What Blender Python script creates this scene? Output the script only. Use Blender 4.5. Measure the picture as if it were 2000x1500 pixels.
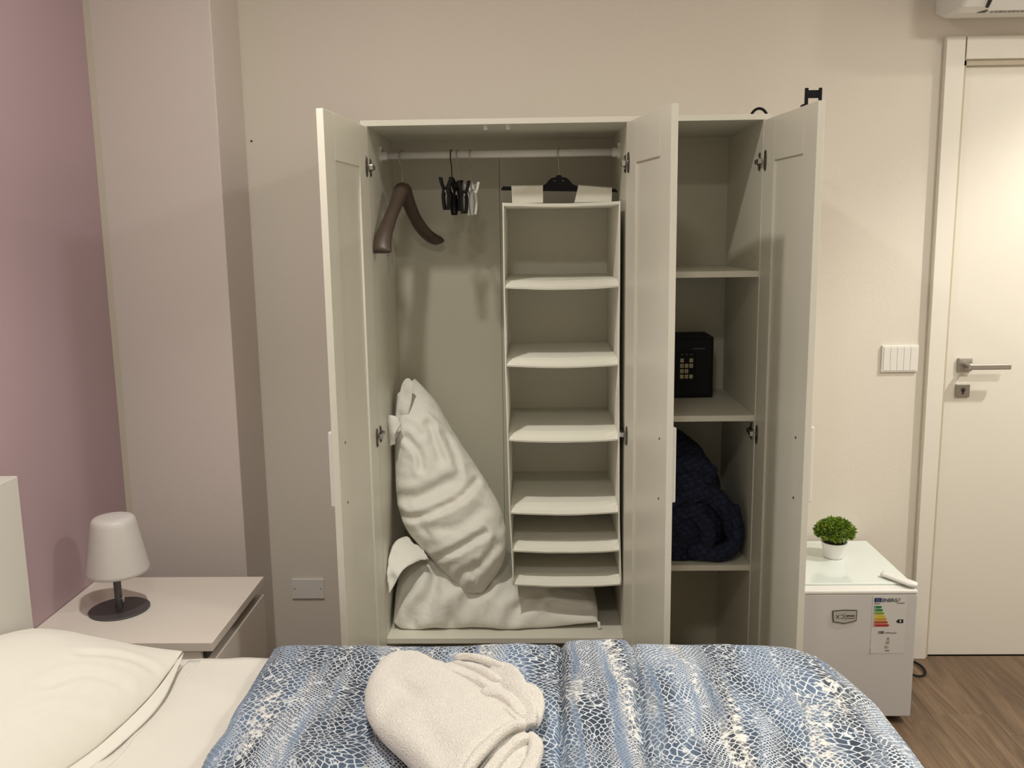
import bpy, bmesh, math, random
import numpy as np
from mathutils import Vector, Matrix, noise

random.seed(7)
D = bpy.data
COL = bpy.context.scene.collection
for o in list(D.objects):
    D.objects.remove(o)
R = math.radians

# ------------------------------------------------------------------ camera
cam_d = D.cameras.new('camera')
cam = D.objects.new('camera', cam_d)
COL.objects.link(cam)
bpy.context.scene.camera = cam
cam_d.sensor_width = 36.0
cam_d.sensor_fit = 'HORIZONTAL'
cam_d.lens = 31.896
cam_d.clip_start = 0.05
PITCH, ROLL, YAW = 0.1660, -0.0139, -0.0245
def cam_axes(p, r, y):
    cy, sy = math.cos(y), math.sin(y)
    f = Vector((sy*math.cos(p), cy*math.cos(p), -math.sin(p)))
    r0 = Vector((cy, -sy, 0)); u0 = r0.cross(f)
    return r0*math.cos(r) + u0*math.sin(r), u0*math.cos(r) - r0*math.sin(r), f
rt_, up_, fw_ = cam_axes(PITCH, ROLL, YAW)
m3 = Matrix((rt_, up_, -fw_)).transposed()
cam.matrix_world = Matrix.Translation((0.4947, -2.697, 1.5748)) @ m3.to_4x4()

# ------------------------------------------------------------------ world, lights, exposure
sc = bpy.context.scene
sc.view_settings.view_transform = 'Standard'
sc.view_settings.look = 'None'
sc.view_settings.gamma = 1.0
sc.view_settings.use_curve_mapping = False
sc.view_settings.exposure = 0.0
w = D.worlds.new('world'); sc.world = w
w.use_nodes = True
w.node_tree.nodes['Background'].inputs[0].default_value = (1.0, 0.95, 0.88, 1)
w.node_tree.nodes['Background'].inputs[1].default_value = 0.05

LCOL = (1.0, 0.975, 0.89)
def disk(name, loc, size, power, col=LCOL):
    l = D.lights.new(name, 'AREA'); l.shape = 'DISK'; l.size = size
    l.energy = power; l.color = col
    o = D.objects.new(name, l); COL.objects.link(o); o.location = loc
    return o
def spot(name, loc, half, blend, power, size=0.04, col=LCOL):
    l = D.lights.new(name, 'SPOT'); l.spot_size = R(half*2); l.spot_blend = blend; l.shadow_soft_size = size
    l.energy = power; l.color = col
    o = D.objects.new(name, l); COL.objects.link(o); o.location = loc
    return o
# the recessed ceiling lamps of the room, each with a wide glow and a brighter cone
disk('ceiling_lamp_light', (-0.02, -0.95, 2.755), 0.10, 14)
spot('ceiling_lamp_cone', (-0.02, -0.95, 2.75), 44, 0.5, 36)
disk('ceiling_lamp_light', (2.45, -1.45, 2.755), 0.34, 31)
disk('ceiling_lamp_light', (2.95, -0.35, 2.755), 0.08, 10)
spot('ceiling_lamp_cone', (2.95, -0.35, 2.75), 58, 0.4, 108)
disk('ceiling_lamp_light', (0.3, -2.6, 2.755), 0.25, 14)

# ------------------------------------------------------------------ materials
def newmat(name):
    m = D.materials.new(name); m.use_nodes = True
    nt = m.node_tree
    return m, nt, nt.nodes['Principled BSDF']
def N(nt, typ, **kw):
    n = nt.nodes.new(typ)
    for k, v in kw.items():
        if k.startswith('i_'):
            n.inputs[k[2:].replace('_', ' ')].default_value = v
        else:
            setattr(n, k, v)
    return n
def srgb(r, g, b):
    f = lambda c: (c/255/12.92) if c/255 <= 0.04045 else ((c/255+0.055)/1.055)**2.4
    return (f(r), f(g), f(b), 1)
def mat(name, col, rough=0.5, metal=0.0, var=0.0, vscale=6.0, bump=0.0, bscale=200.0, bdist=0.001, spec=0.5, coat=0.0, sheen=0.0, trans=0.0):
    m, nt, b = newmat(name)
    b.inputs['Roughness'].default_value = rough
    b.inputs['Metallic'].default_value = metal
    b.inputs['Specular IOR Level'].default_value = spec
    b.inputs['Coat Weight'].default_value = coat
    b.inputs['Sheen Weight'].default_value = sheen
    b.inputs['Base Color'].default_value = col
    tc = N(nt, 'ShaderNodeTexCoord')
    if var > 0:
        n = N(nt, 'ShaderNodeTexNoise', i_Scale=vscale, i_Detail=4.0)
        nt.links.new(tc.outputs['Object'], n.inputs['Vector'])
        r = N(nt, 'ShaderNodeMapRange', i_To_Min=1-var, i_To_Max=1+var)
        nt.links.new(n.outputs['Fac'], r.inputs['Value'])
        mx = N(nt, 'ShaderNodeVectorMath', operation='SCALE')
        mx.inputs[0].default_value = col[:3]
        nt.links.new(r.outputs[0], mx.inputs['Scale'])
        nt.links.new(mx.outputs[0], b.inputs['Base Color'])
    if bump > 0:
        n = N(nt, 'ShaderNodeTexNoise', i_Scale=bscale, i_Detail=3.0)
        nt.links.new(tc.outputs['Object'], n.inputs['Vector'])
        bp = N(nt, 'ShaderNodeBump', i_Strength=bump, i_Distance=bdist)
        nt.links.new(n.outputs['Fac'], bp.inputs['Height'])
        nt.links.new(bp.outputs[0], b.inputs['Normal'])
    return m

PAINT = mat('wall_paint', (0.71, 0.655, 0.58, 1), 0.75, var=0.015, vscale=2.0, bump=0.25, bscale=90, bdist=0.0015, spec=0.3)
PINK = mat('lilac_paint', (0.46, 0.33, 0.36, 1), 0.55, var=0.02, vscale=2.0, bump=0.2, bscale=90, bdist=0.0015, spec=0.3)
CEIL = mat('ceiling_paint', (0.72, 0.68, 0.62, 1), 0.8, bump=0.1, bscale=60)
LAM = mat('white_laminate', (0.71, 0.68, 0.585, 1), 0.38, var=0.01, vscale=5, bump=0.05, bscale=400, bdist=0.0004)
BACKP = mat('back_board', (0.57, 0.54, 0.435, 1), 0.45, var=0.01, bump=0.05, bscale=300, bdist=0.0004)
DOORW = mat('door_lacquer', (0.74, 0.70, 0.62, 1), 0.42, var=0.01, bump=0.08, bscale=160, bdist=0.0005)
EDGE = mat('door_casing', (0.76, 0.72, 0.645, 1), 0.4, var=0.01)
RUBBER = mat('rebate_seal', (0.52, 0.46, 0.35, 1), 0.6, var=0.02)
PLW = mat('white_plastic', (0.76, 0.745, 0.72, 1), 0.35, var=0.01)
SWITCH = mat('switch_plastic', (0.76, 0.73, 0.69, 1), 0.35, var=0.01)
NICKEL = mat('nickel', (0.42, 0.39, 0.35, 1), 0.32, metal=0.9, var=0.05, vscale=30)
HINGED = mat('dark_hinge_metal', (0.11, 0.095, 0.075, 1), 0.35, metal=0.75, var=0.1, vscale=60)
CHROME = mat('brushed_chrome', (0.55, 0.53, 0.50, 1), 0.3, metal=1.0, var=0.05, vscale=40)
BLACK = mat('black_plastic', (0.006, 0.006, 0.008, 1), 0.55, var=0.1, spec=0.2)
DARK = mat('dark_recess', (0.05, 0.045, 0.04, 1), 0.8, var=0.1)
SAFEM = mat('black_powder_coat', (0.006, 0.006, 0.007, 1), 0.6, var=0.1, spec=0.25, bump=0.2, bscale=600, bdist=0.0003)
KEYM = mat('key_plastic', (0.55, 0.50, 0.30, 1), 0.5, var=0.05)
NSTAND = mat('nightstand_foil', (0.73, 0.665, 0.60, 1), 0.42, var=0.01, bump=0.05, bscale=300, bdist=0.0004)
BROWN = mat('brown_wood_plastic', (0.068, 0.044, 0.030, 1), 0.45, var=0.15, vscale=12)
GREYM = mat('grey_metal', (0.115, 0.105, 0.11, 1), 0.42, metal=0.5, var=0.04)
FRIDGE = mat('fridge_white', (0.56, 0.545, 0.54, 1), 0.4, var=0.01, bump=0.12, bscale=500, bdist=0.0004)
FRTOP = mat('fridge_top_gloss', (0.74, 0.79, 0.76, 1), 0.12, var=0.01, coat=0.6)
POTM = mat('pot_white', (0.80, 0.79, 0.77, 1), 0.4, var=0.02)
CLEAR = mat('clip_clear', (0.62, 0.60, 0.56, 1), 0.25, var=0.02)

def cloth_mat(name, col, weave=900, strength=0.25, crease=0.0, sheen=0.1, wr=0.0):
    m, nt, b = newmat(name)
    b.inputs['Roughness'].default_value = 0.85
    b.inputs['Specular IOR Level'].default_value = 0.2
    b.inputs['Sheen Weight'].default_value = sheen
    tc = N(nt, 'ShaderNodeTexCoord')
    n1 = N(nt, 'ShaderNodeTexNoise', i_Scale=weave, i_Detail=2.0)
    n2 = N(nt, 'ShaderNodeTexNoise', i_Scale=11.0, i_Detail=5.0, i_Roughness=0.55, i_Distortion=0.5)
    nt.links.new(tc.outputs['Object'], n1.inputs['Vector']); nt.links.new(tc.outputs['Object'], n2.inputs['Vector'])
    r = N(nt, 'ShaderNodeMapRange', i_To_Min=0.97, i_To_Max=1.02)
    nt.links.new(n2.outputs['Fac'], r.inputs['Value'])
    mx = N(nt, 'ShaderNodeVectorMath', operation='SCALE'); mx.inputs[0].default_value = col[:3]
    nt.links.new(r.outputs[0], mx.inputs['Scale']); nt.links.new(mx.outputs[0], b.inputs['Base Color'])
    b1 = N(nt, 'ShaderNodeBump', i_Strength=strength, i_Distance=0.0008)
    nt.links.new(n1.outputs['Fac'], b1.inputs['Height'])
    b2 = N(nt, 'ShaderNodeBump', i_Strength=crease, i_Distance=0.02)
    nt.links.new(n2.outputs['Fac'], b2.inputs['Height']); nt.links.new(b1.outputs[0], b2.inputs['Normal'])
    nt.links.new(b2.outputs[0], b.inputs['Normal'])
    return m
SHEET = cloth_mat('sheet_cotton', (0.80, 0.765, 0.70, 1), crease=0.10)
PILLOWM = cloth_mat('pillowcase_cotton', (0.80, 0.775, 0.71, 1), crease=0.40)
PILLOWB = cloth_mat('pillow_bed_cotton', (0.82, 0.79, 0.72, 1), crease=0.12)
NONWOVEN = cloth_mat('nonwoven_fabric', (0.86, 0.835, 0.73, 1), weave=700, strength=0.2, crease=0.05)

def towel_mat():
    m, nt, b = newmat('terry_cotton')
    b.inputs['Roughness'].default_value = 0.95
    b.inputs['Specular IOR Level'].default_value = 0.1
    b.inputs['Sheen Weight'].default_value = 0.4
    tc = N(nt, 'ShaderNodeTexCoord')
    n = N(nt, 'ShaderNodeTexNoise', i_Scale=230.0, i_Detail=3.0, i_Roughness=0.7)
    v = N(nt, 'ShaderNodeTexVoronoi', i_Scale=330.0)
    nt.links.new(tc.outputs['Object'], n.inputs['Vector']); nt.links.new(tc.outputs['Object'], v.inputs['Vector'])
    ad = N(nt, 'ShaderNodeMath', operation='ADD')
    nt.links.new(n.outputs['Fac'], ad.inputs[0]); nt.links.new(v.outputs['Distance'], ad.inputs[1])
    bp = N(nt, 'ShaderNodeBump', i_Strength=0.75, i_Distance=0.003)
    nt.links.new(ad.outputs[0], bp.inputs['Height']); nt.links.new(bp.outputs[0], b.inputs['Normal'])
    cr = N(nt, 'ShaderNodeMapRange', i_From_Min=0.3, i_From_Max=1.2, i_To_Min=0.92, i_To_Max=1.0)
    nt.links.new(ad.outputs[0], cr.inputs['Value'])
    mx = N(nt, 'ShaderNodeVectorMath', operation='SCALE'); mx.inputs[0].default_value = (0.82, 0.775, 0.71)
    nt.links.new(cr.outputs[0], mx.inputs['Scale']); nt.links.new(mx.outputs[0], b.inputs['Base Color'])
    return m
TERRY = towel_mat()

def knit_mat():
    m, nt, b = newmat('navy_chunky_knit')
    b.inputs['Roughness'].default_value = 0.9
    tc = N(nt, 'ShaderNodeTexCoord')
    v = N(nt, 'ShaderNodeTexVoronoi', i_Scale=44.0, i_Randomness=0.35)
    mp = N(nt, 'ShaderNodeMapping'); mp.inputs['Scale'].default_value = (1.0, 1.0, 1.4)
    mp.inputs['Rotation'].default_value = (0.2, 0.5, 0.3)
    nt.links.new(tc.outputs['Object'], mp.inputs['Vector']); nt.links.new(mp.outputs[0], v.inputs['Vector'])
    bp = N(nt, 'ShaderNodeBump', i_Strength=1.0, i_Distance=0.01); bp.invert = True
    nt.links.new(v.outputs['Distance'], bp.inputs['Height']); nt.links.new(bp.outputs[0], b.inputs['Normal'])
    cr = N(nt, 'ShaderNodeValToRGB')
    cr.color_ramp.elements[0].position = 0.0; cr.color_ramp.elements[0].color = (0.020, 0.030, 0.085, 1)
    cr.color_ramp.elements[1].position = 0.6; cr.color_ramp.elements[1].color = (0.006, 0.009, 0.026, 1)
    nt.links.new(v.outputs['Distance'], cr.inputs[0]); nt.links.new(cr.outputs[0], b.inputs['Base Color'])
    return m
KNIT = knit_mat()

def floor_mat():
    m, nt, b = newmat('oak_laminate')
    b.inputs['Roughness'].default_value = 0.42
    tc = N(nt, 'ShaderNodeTexCoord')
    oi = N(nt, 'ShaderNodeObjectInfo')
    off = N(nt, 'ShaderNodeVectorMath', operation='SCALE'); off.inputs[0].default_value = (3.1, 17.3, 0)
    nt.links.new(oi.outputs['Random'], off.inputs['Scale'])
    ad = N(nt, 'ShaderNodeVectorMath', operation='ADD')
    nt.links.new(tc.outputs['Object'], ad.inputs[0]); nt.links.new(off.outputs[0], ad.inputs[1])
    mp = N(nt, 'ShaderNodeMapping'); mp.inputs['Scale'].default_value = (9.0, 0.9, 1.0)
    nt.links.new(ad.outputs[0], mp.inputs['Vector'])
    n = N(nt, 'ShaderNodeTexNoise', i_Scale=1.6, i_Detail=6.0, i_Roughness=0.62, i_Distortion=1.6)
    nt.links.new(mp.outputs[0], n.inputs['Vector'])
    mp2 = N(nt, 'ShaderNodeMapping'); mp2.inputs['Scale'].default_value = (120.0, 4.0, 1.0)
    nt.links.new(ad.outputs[0], mp2.inputs['Vector'])
    n2 = N(nt, 'ShaderNodeTexNoise', i_Scale=1.0, i_Detail=4.0)
    nt.links.new(mp2.outputs[0], n2.inputs['Vector'])
    mxf = N(nt, 'ShaderNodeMath', operation='MULTIPLY_ADD'); mxf.inputs[1].default_value = 0.25
    nt.links.new(n2.outputs['Fac'], mxf.inputs[0])
    ms = N(nt, 'ShaderNodeMath', operation='MULTIPLY'); ms.inputs[1].default_value = 0.8
    nt.links.new(n.outputs['Fac'], ms.inputs[0]); nt.links.new(ms.outputs[0], mxf.inputs[2])
    cr = N(nt, 'ShaderNodeValToRGB')
    e = cr.color_ramp.elements
    e[0].position = 0.33; e[0].color = (0.055, 0.033, 0.018, 1)
    e[1].position = 0.70; e[1].color = (0.21, 0.135, 0.080, 1)
    k = e.new(0.5); k.color = (0.118, 0.073, 0.042, 1)
    nt.links.new(mxf.outputs[0], cr.inputs[0]); nt.links.new(cr.outputs[0], b.inputs['Base Color'])
    bp = N(nt, 'ShaderNodeBump', i_Strength=0.15, i_Distance=0.0008)
    nt.links.new(n2.outputs['Fac'], bp.inputs['Height']); nt.links.new(bp.outputs[0], b.inputs['Normal'])
    return m
FLOOR = floor_mat()

def snake_mat():
    m, nt, b = newmat('blue_snakeskin_print')
    b.inputs['Roughness'].default_value = 0.8
    b.inputs['Specular IOR Level'].default_value = 0.2
    b.inputs['Sheen Weight'].default_value = 0.1
    L = nt.links.new
    uv = N(nt, 'ShaderNodeUVMap'); uv.uv_map = 'UVMap'
    # wavy distortion of the cloth's own coordinates
    dn = N(nt, 'ShaderNodeTexNoise', i_Scale=4.5, i_Detail=1.0)
    L(uv.outputs[0], dn.inputs['Vector'])
    sub = N(nt, 'ShaderNodeVectorMath', operation='SUBTRACT'); sub.inputs[1].default_value = (0.5, 0.5, 0.5)
    L(dn.outputs['Color'], sub.inputs[0])
    scl = N(nt, 'ShaderNodeVectorMath', operation='SCALE'); scl.inputs['Scale'].default_value = 0.16
    L(sub.outputs[0], scl.inputs[0])
    co = N(nt, 'ShaderNodeVectorMath', operation='ADD')
    L(uv.outputs[0], co.inputs[0]); L(scl.outputs[0], co.inputs[1])
    def cells(scale, rot, stretch, lo, hi, rnd):
        mp = N(nt, 'ShaderNodeMapping'); mp.inputs['Rotation'].default_value = (0, 0, rot)
        mp.inputs['Scale'].default_value = (scale*stretch, scale, scale)
        L(co.outputs[0], mp.inputs['Vector'])
        v = N(nt, 'ShaderNodeTexVoronoi', i_Scale=1.0, i_Randomness=rnd, feature='DISTANCE_TO_EDGE', voronoi_dimensions='2D')
        L(mp.outputs[0], v.inputs['Vector'])
        r = N(nt, 'ShaderNodeMapRange', interpolation_type='SMOOTHSTEP', i_From_Min=lo, i_From_Max=hi)
        L(v.outputs['Distance'], r.inputs['Value'])
        return r
    ds = N(nt, 'ShaderNodeVectorMath', operation='SCALE'); ds.inputs['Scale'].default_value = 0.30
    L(scl.outputs[0], ds.inputs[0])
    co2 = N(nt, 'ShaderNodeVectorMath', operation='ADD')
    L(uv.outputs[0], co2.inputs[0]); L(ds.outputs[0], co2.inputs[1])
    big = cells(72, 0.78, 1.12, 0.03, 0.12, 0.62)
    small = cells(125, 0.78, 1.0, 0.06, 0.20, 0.45)
    # bands that run along the cloth
    def band(sx, sy, seed, lo, hi):
        mp = N(nt, 'ShaderNodeMapping'); mp.inputs['Scale'].default_value = (sx, sy, 1); mp.inputs['Location'].default_value = (seed, seed*1.7, 0); mp.inputs['Rotation'].default_value = (0, 0, 0.0)
        L(co2.outputs[0], mp.inputs['Vector'])
        n = N(nt, 'ShaderNodeTexNoise', i_Scale=1.0, i_Detail=2.0)
        L(mp.outputs[0], n.inputs['Vector'])
        r = N(nt, 'ShaderNodeMapRange', interpolation_type='SMOOTHSTEP', i_From_Min=lo, i_From_Max=hi)
        L(n.outputs['Fac'], r.inputs['Value'])
        return r
    bsel = band(9.0, 1.4, 3.1, 0.42, 0.52)
    bpale = band(13.0, 1.8, 11.3, 0.50, 0.66)
    bwash = band(30.0, 1.3, 27.0, 0.52, 0.64)
    bdark = band(11.0, 1.8, 41.0, 0.38, 0.58)
    brk = N(nt, 'ShaderNodeTexNoise', i_Scale=60.0, i_Detail=4.0, i_Roughness=0.7)
    L(co.outputs[0], brk.inputs['Vector'])
    def mix(f, a, c, typ='RGBA'):
        n = N(nt, 'ShaderNodeMix', data_type=typ)
        i0 = [i for i in n.inputs if i.name == 'Factor' and i.type == 'VALUE'][0]
        ia = [i for i in n.inputs if i.name == 'A' and i.type == typ.replace('FLOAT', 'VALUE')][0]
        ib = [i for i in n.inputs if i.name == 'B' and i.type == typ.replace('FLOAT', 'VALUE')][0]
        for s, x in ((i0, f), (ia, a), (ib, c)):
            if hasattr(x, 'links'): L(x, s)
            else: s.default_value = x
        return [o for o in n.outputs if o.type == typ.replace('FLOAT', 'VALUE')][0]
    cell = mix(bsel.outputs[0], small.outputs[0], big.outputs[0], 'FLOAT')
    # inside the scales the ink is darker in some bands
    ink = mix(bdark.outputs[0], (0.110, 0.165, 0.260, 1), (0.024, 0.038, 0.064, 1))
    ground = mix(bwash.outputs[0], (0.68, 0.72, 0.78, 1), (0.28, 0.36, 0.49, 1))
    ground = mix(bpale.outputs[0], ground, (0.76, 0.745, 0.715, 1))
    # the print breaks up where the ground is pale
    t = N(nt, 'ShaderNodeMath', operation='MULTIPLY_ADD'); t.inputs[1].default_value = 0.085; t.inputs[2].default_value = 0.385
    L(bpale.outputs[0], t.inputs[0])
    gt = N(nt, 'ShaderNodeMath', operation='SUBTRACT'); L(brk.outputs['Fac'], gt.inputs[0]); L(t.outputs[0], gt.inputs[1])
    gs = N(nt, 'ShaderNodeMapRange', interpolation_type='SMOOTHSTEP', i_From_Min=-0.06, i_From_Max=0.06); L(gt.outputs[0], gs.inputs['Value'])
    f = N(nt, 'ShaderNodeMath', operation='MULTIPLY'); L(cell, f.inputs[0]); L(gs.outputs[0], f.inputs[1])
    wa = N(nt, 'ShaderNodeMath', operation='MULTIPLY_ADD'); wa.inputs[1].default_value = -0.35; wa.inputs[2].default_value = 0.98
    L(bwash.outputs[0], wa.inputs[0])
    f2 = N(nt, 'ShaderNodeMath', operation='MULTIPLY'); L(f.outputs[0], f2.inputs[0]); L(wa.outputs[0], f2.inputs[1])
    colr = mix(f2.outputs[0], ground, ink)
    L(colr, b.inputs['Base Color'])
    tc = N(nt, 'ShaderNodeTexCoord')
    n2 = N(nt, 'ShaderNodeTexNoise', i_Scale=10.0, i_Detail=4.0)
    L(tc.outputs['Object'], n2.inputs['Vector'])
    bp = N(nt, 'ShaderNodeBump', i_Strength=0.15, i_Distance=0.02)
    L(n2.outputs['Fac'], bp.inputs['Height']); L(bp.outputs[0], b.inputs['Normal'])
    return m
SNAKE = snake_mat()

# ------------------------------------------------------------------ mesh helpers
def origin_of(o):
    p = Vector((0, 0, 0))
    while o is not None:
        p += o.location; o = o.parent
    return p
def finish(name, bm, m, parent=None, smooth=False, origin=None):
    """link a bmesh given in world coordinates as one object"""
    off = origin_of(parent) if parent else Vector(origin) if origin is not None else Vector((0, 0, 0))
    bmesh.ops.translate(bm, verts=bm.verts, vec=-off)
    bmesh.ops.recalc_face_normals(bm, faces=bm.faces)
    me = D.meshes.new(name); bm.to_mesh(me); bm.free()
    if m: me.materials.append(m)
    if smooth:
        me.polygons.foreach_set('use_smooth', [True]*len(me.polygons))
    o = D.objects.new(name, me); COL.objects.link(o)
    if parent: o.parent = parent
    elif origin is not None: o.location = origin
    return o
def thing(name, loc, label, cat, group=None):
    o = D.objects.new(name, None); COL.objects.link(o); o.location = loc
    o.empty_display_size = 0.05
    o['label'] = label; o['category'] = cat
    if group: o['group'] = group
    return o
def tag(o, label, cat, group=None):
    o['label'] = label; o['category'] = cat
    if group: o['group'] = group
    return o
def struct(o):
    o['kind'] = 'structure'; return o
def BM(): return bmesh.new()
def add_box(bm, a, b, bevel=0.0, M=None, seg=2):
    a = Vector(a); b = Vector(b)
    vs = bmesh.ops.create_cube(bm, size=1.0)['verts']
    c = (a+b)/2; s = b-a
    for v in vs: v.co = Vector((v.co.x*s.x, v.co.y*s.y, v.co.z*s.z)) + c
    if bevel > 0:
        es = list({e for v in vs for e in v.link_edges})
        r = bmesh.ops.bevel(bm, geom=es, offset=bevel, segments=seg, profile=0.5, affect='EDGES')
        vs = list({v for f in r['faces'] for v in f.verts} | {v for v in vs if v.is_valid})
    if M is not None:
        vs = list({v for v in vs if v.is_valid})
        bmesh.ops.transform(bm, matrix=M, verts=vs)
    return vs
def box(name, a, b, m, parent=None, bevel=0.0015, M=None, **k):
    bm = BM(); add_box(bm, a, b, bevel, M)
    return finish(name, bm, m, parent, **k)
def add_tube(bm, pts, r, seg=12, cap=True, radii=None):
    pts = [Vector(p) for p in pts]; n = len(pts)
    rings = []; prev = None
    for i, p in enumerate(pts):
        d = (pts[min(i+1, n-1)] - pts[max(i-1, 0)]).normalized()
        if prev is None:
            u = d.orthogonal().normalized()
        else:
            u = (prev - d*prev.dot(d)).normalized()
        prev = u; v = d.cross(u)
        rr = radii[i] if radii else r
        rings.append([bm.verts.new(p + u*math.cos(a)*rr + v*math.sin(a)*rr) for a in [2*math.pi*k/seg for k in range(seg)]])
    for i in range(n-1):
        for k in range(seg):
            bm.faces.new((rings[i][k], rings[i][(k+1) % seg], rings[i+1][(k+1) % seg], rings[i+1][k]))
    if cap:
        bm.faces.new(rings[0][::-1]); bm.faces.new(rings[-1])
def add_loft(bm, secs, closed=True):
    """secs: list of rings (lists of points) joined in order, capped"""
    rings = [[bm.verts.new(p) for p in s] for s in secs]
    k = len(rings[0])
    for i in range(len(rings)-1):
        for j in range(k):
            bm.faces.new((rings[i][j], rings[i][(j+1) % k], rings[i+1][(j+1) % k], rings[i+1][j]))
    bm.faces.new(rings[0][::-1]); bm.faces.new(rings[-1])
def add_lathe(bm, prof, c, seg=40, sx=1.0, sy=1.0):
    c = Vector(c); rings = []
    for r, z in prof:
        if r < 1e-6:
            rings.append([bm.verts.new(c + Vector((0, 0, z)))])
        else:
            rings.append([bm.verts.new(c + Vector((math.cos(2*math.pi*k/seg)*r*sx, math.sin(2*math.pi*k/seg)*r*sy, z))) for k in range(seg)])
    for a, b in zip(rings[:-1], rings[1:]):
        for k in range(seg):
            l = (k+1) % seg
            if len(a) == 1 and len(b) == 1: continue
            if len(a) == 1: bm.faces.new((a[0], b[k], b[l]))
            elif len(b) == 1: bm.faces.new((a[k], a[l], b[0]))
            else: bm.faces.new((a[k], a[l], b[l], b[k]))
def add_prism(bm, pts, depth):
    """flat polygon (list of 3D points) extruded by vector depth"""
    d = Vector(depth)
    a = [bm.verts.new(Vector(p)) for p in pts]; b = [bm.verts.new(Vector(p)+d) for p in pts]
    bm.faces.new(a[::-1]); bm.faces.new(b)
    n = len(a)
    for i in range(n): bm.faces.new((a[i], a[(i+1) % n], b[(i+1) % n], b[i]))
def bez(p, n=12):
    """Catmull-Rom through points"""
    p = [Vector(q) for q in p]; out = []
    for i in range(len(p)-1):
        p0 = p[max(i-1, 0)]; p1 = p[i]; p2 = p[i+1]; p3 = p[min(i+2, len(p)-1)]
        for k in range(n):
            t = k/n
            out.append(0.5*((2*p1) + (p2-p0)*t + (2*p0-5*p1+4*p2-p3)*t*t + (3*p1-p0-3*p2+p3)*t**3))
    out.append(p[-1]); return out
def text_bm(body, size, M, depth=0.0004, align='LEFT', bold=0.0):
    cu = D.curves.new('txt', 'FONT'); cu.body = body; cu.size = size; cu.extrude = depth; cu.align_x = align; cu.offset = bold
    cu.resolution_u = 3
    o = D.objects.new('txt', cu); COL.objects.link(o)
    dg = bpy.context.evaluated_depsgraph_get()
    me = D.meshes.new_from_object(o.evaluated_get(dg))
    bm = BM(); bm.from_mesh(me); bmesh.ops.transform(bm, matrix=M, verts=bm.verts)
    D.objects.remove(o); D.curves.remove(cu); D.meshes.remove(me)
    return bm
def face_M(o, ex=(1, 0, 0), ey=(0, 0, 1)):
    ex = Vector(ex).normalized(); ey = Vector(ey).normalized(); ez = ex.cross(ey)
    M = Matrix((ex, ey, ez)).transposed().to_4x4(); M.translation = Vector(o); return M

# ---- soft goods: guided cloth that buckles into real folds
def resamp(p, n):
    p = np.array(p, float); q = np.array([list(v) for v in bez([tuple(x) for x in p], 16)])
    s = np.r_[0, np.cumsum(np.linalg.norm(np.diff(q, axis=0), axis=1))]; t = np.linspace(0, s[-1], n)
    return np.stack([np.interp(t, s, q[:, k]) for k in range(3)], 1)
def coons(L, Rr, nu, nv, B=None, T=None):
    """L, Rr: left and right boundary polylines (v direction); B, T: bottom / top curves from left to right"""
    L = resamp(L, nv); Rr = resamp(Rr, nv)
    B = resamp(B if B is not None else [L[0], Rr[0]], nu); T = resamp(T if T is not None else [L[-1], Rr[-1]], nu)
    u = np.linspace(0, 1, nu)[:, None, None]; v = np.linspace(0, 1, nv)[None, :, None]
    P = (1-u)*L[None] + u*Rr[None] + (1-v)*B[:, None] + v*T[:, None]
    P -= (1-u)*(1-v)*B[0] + u*(1-v)*B[-1] + (1-u)*v*T[0] + u*v*T[-1]
    return P
def relax(G, edges, L0, bend, bL0, iters, kg, seed=0, amp=0.002, pin=None, clamp=None, kb=0.15):
    X = G.copy()
    for k in range(len(X)):
        p = X[k]
        q = noise.noise_vector(Vector((p[0]*13+seed, p[1]*13, p[2]*13)))
        X[k] += np.array(q)*amp*3
    n = len(X)
    i, j = edges[:, 0], edges[:, 1]; bi, bj = bend[:, 0], bend[:, 1]
    cnt = np.bincount(i, minlength=n) + np.bincount(j, minlength=n)
    cnt = np.maximum(cnt, 1)[:, None]*0.55
    bc = (np.bincount(bi, minlength=n) + np.bincount(bj, minlength=n)); bc = np.maximum(bc, 1)[:, None]
    for it in range(iters):
        X += kg*(G-X)
        for (a, b, l0, k, c) in ((bi, bj, bL0, kb, bc), (i, j, L0, 1.0, cnt)):
            d = X[b]-X[a]; l = np.linalg.norm(d, axis=1)+1e-9
            cor = d*((l-l0)/l*0.5*k)[:, None]
            acc = np.zeros_like(X)
            for q in range(3):
                acc[:, q] = np.bincount(a, cor[:, q], n) - np.bincount(b, cor[:, q], n)
            X += acc/c
        if clamp is not None: X = clamp(X)
        if pin is not None: X[pin] = G[pin]
    return X
def grid_edges(nu, nv, wrapu=False):
    id_ = np.arange(nu*nv).reshape(nu, nv)
    E = [np.stack([id_[:-1].ravel(), id_[1:].ravel()], 1), np.stack([id_[:, :-1].ravel(), id_[:, 1:].ravel()], 1),
         np.stack([id_[:-1, :-1].ravel(), id_[1:, 1:].ravel()], 1), np.stack([id_[1:, :-1].ravel(), id_[:-1, 1:].ravel()], 1)]
    Bn = [np.stack([id_[:-2].ravel(), id_[2:].ravel()], 1), np.stack([id_[:, :-2].ravel(), id_[:, 2:].ravel()], 1)]
    return id_, np.concatenate(E), np.concatenate(Bn)
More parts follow.
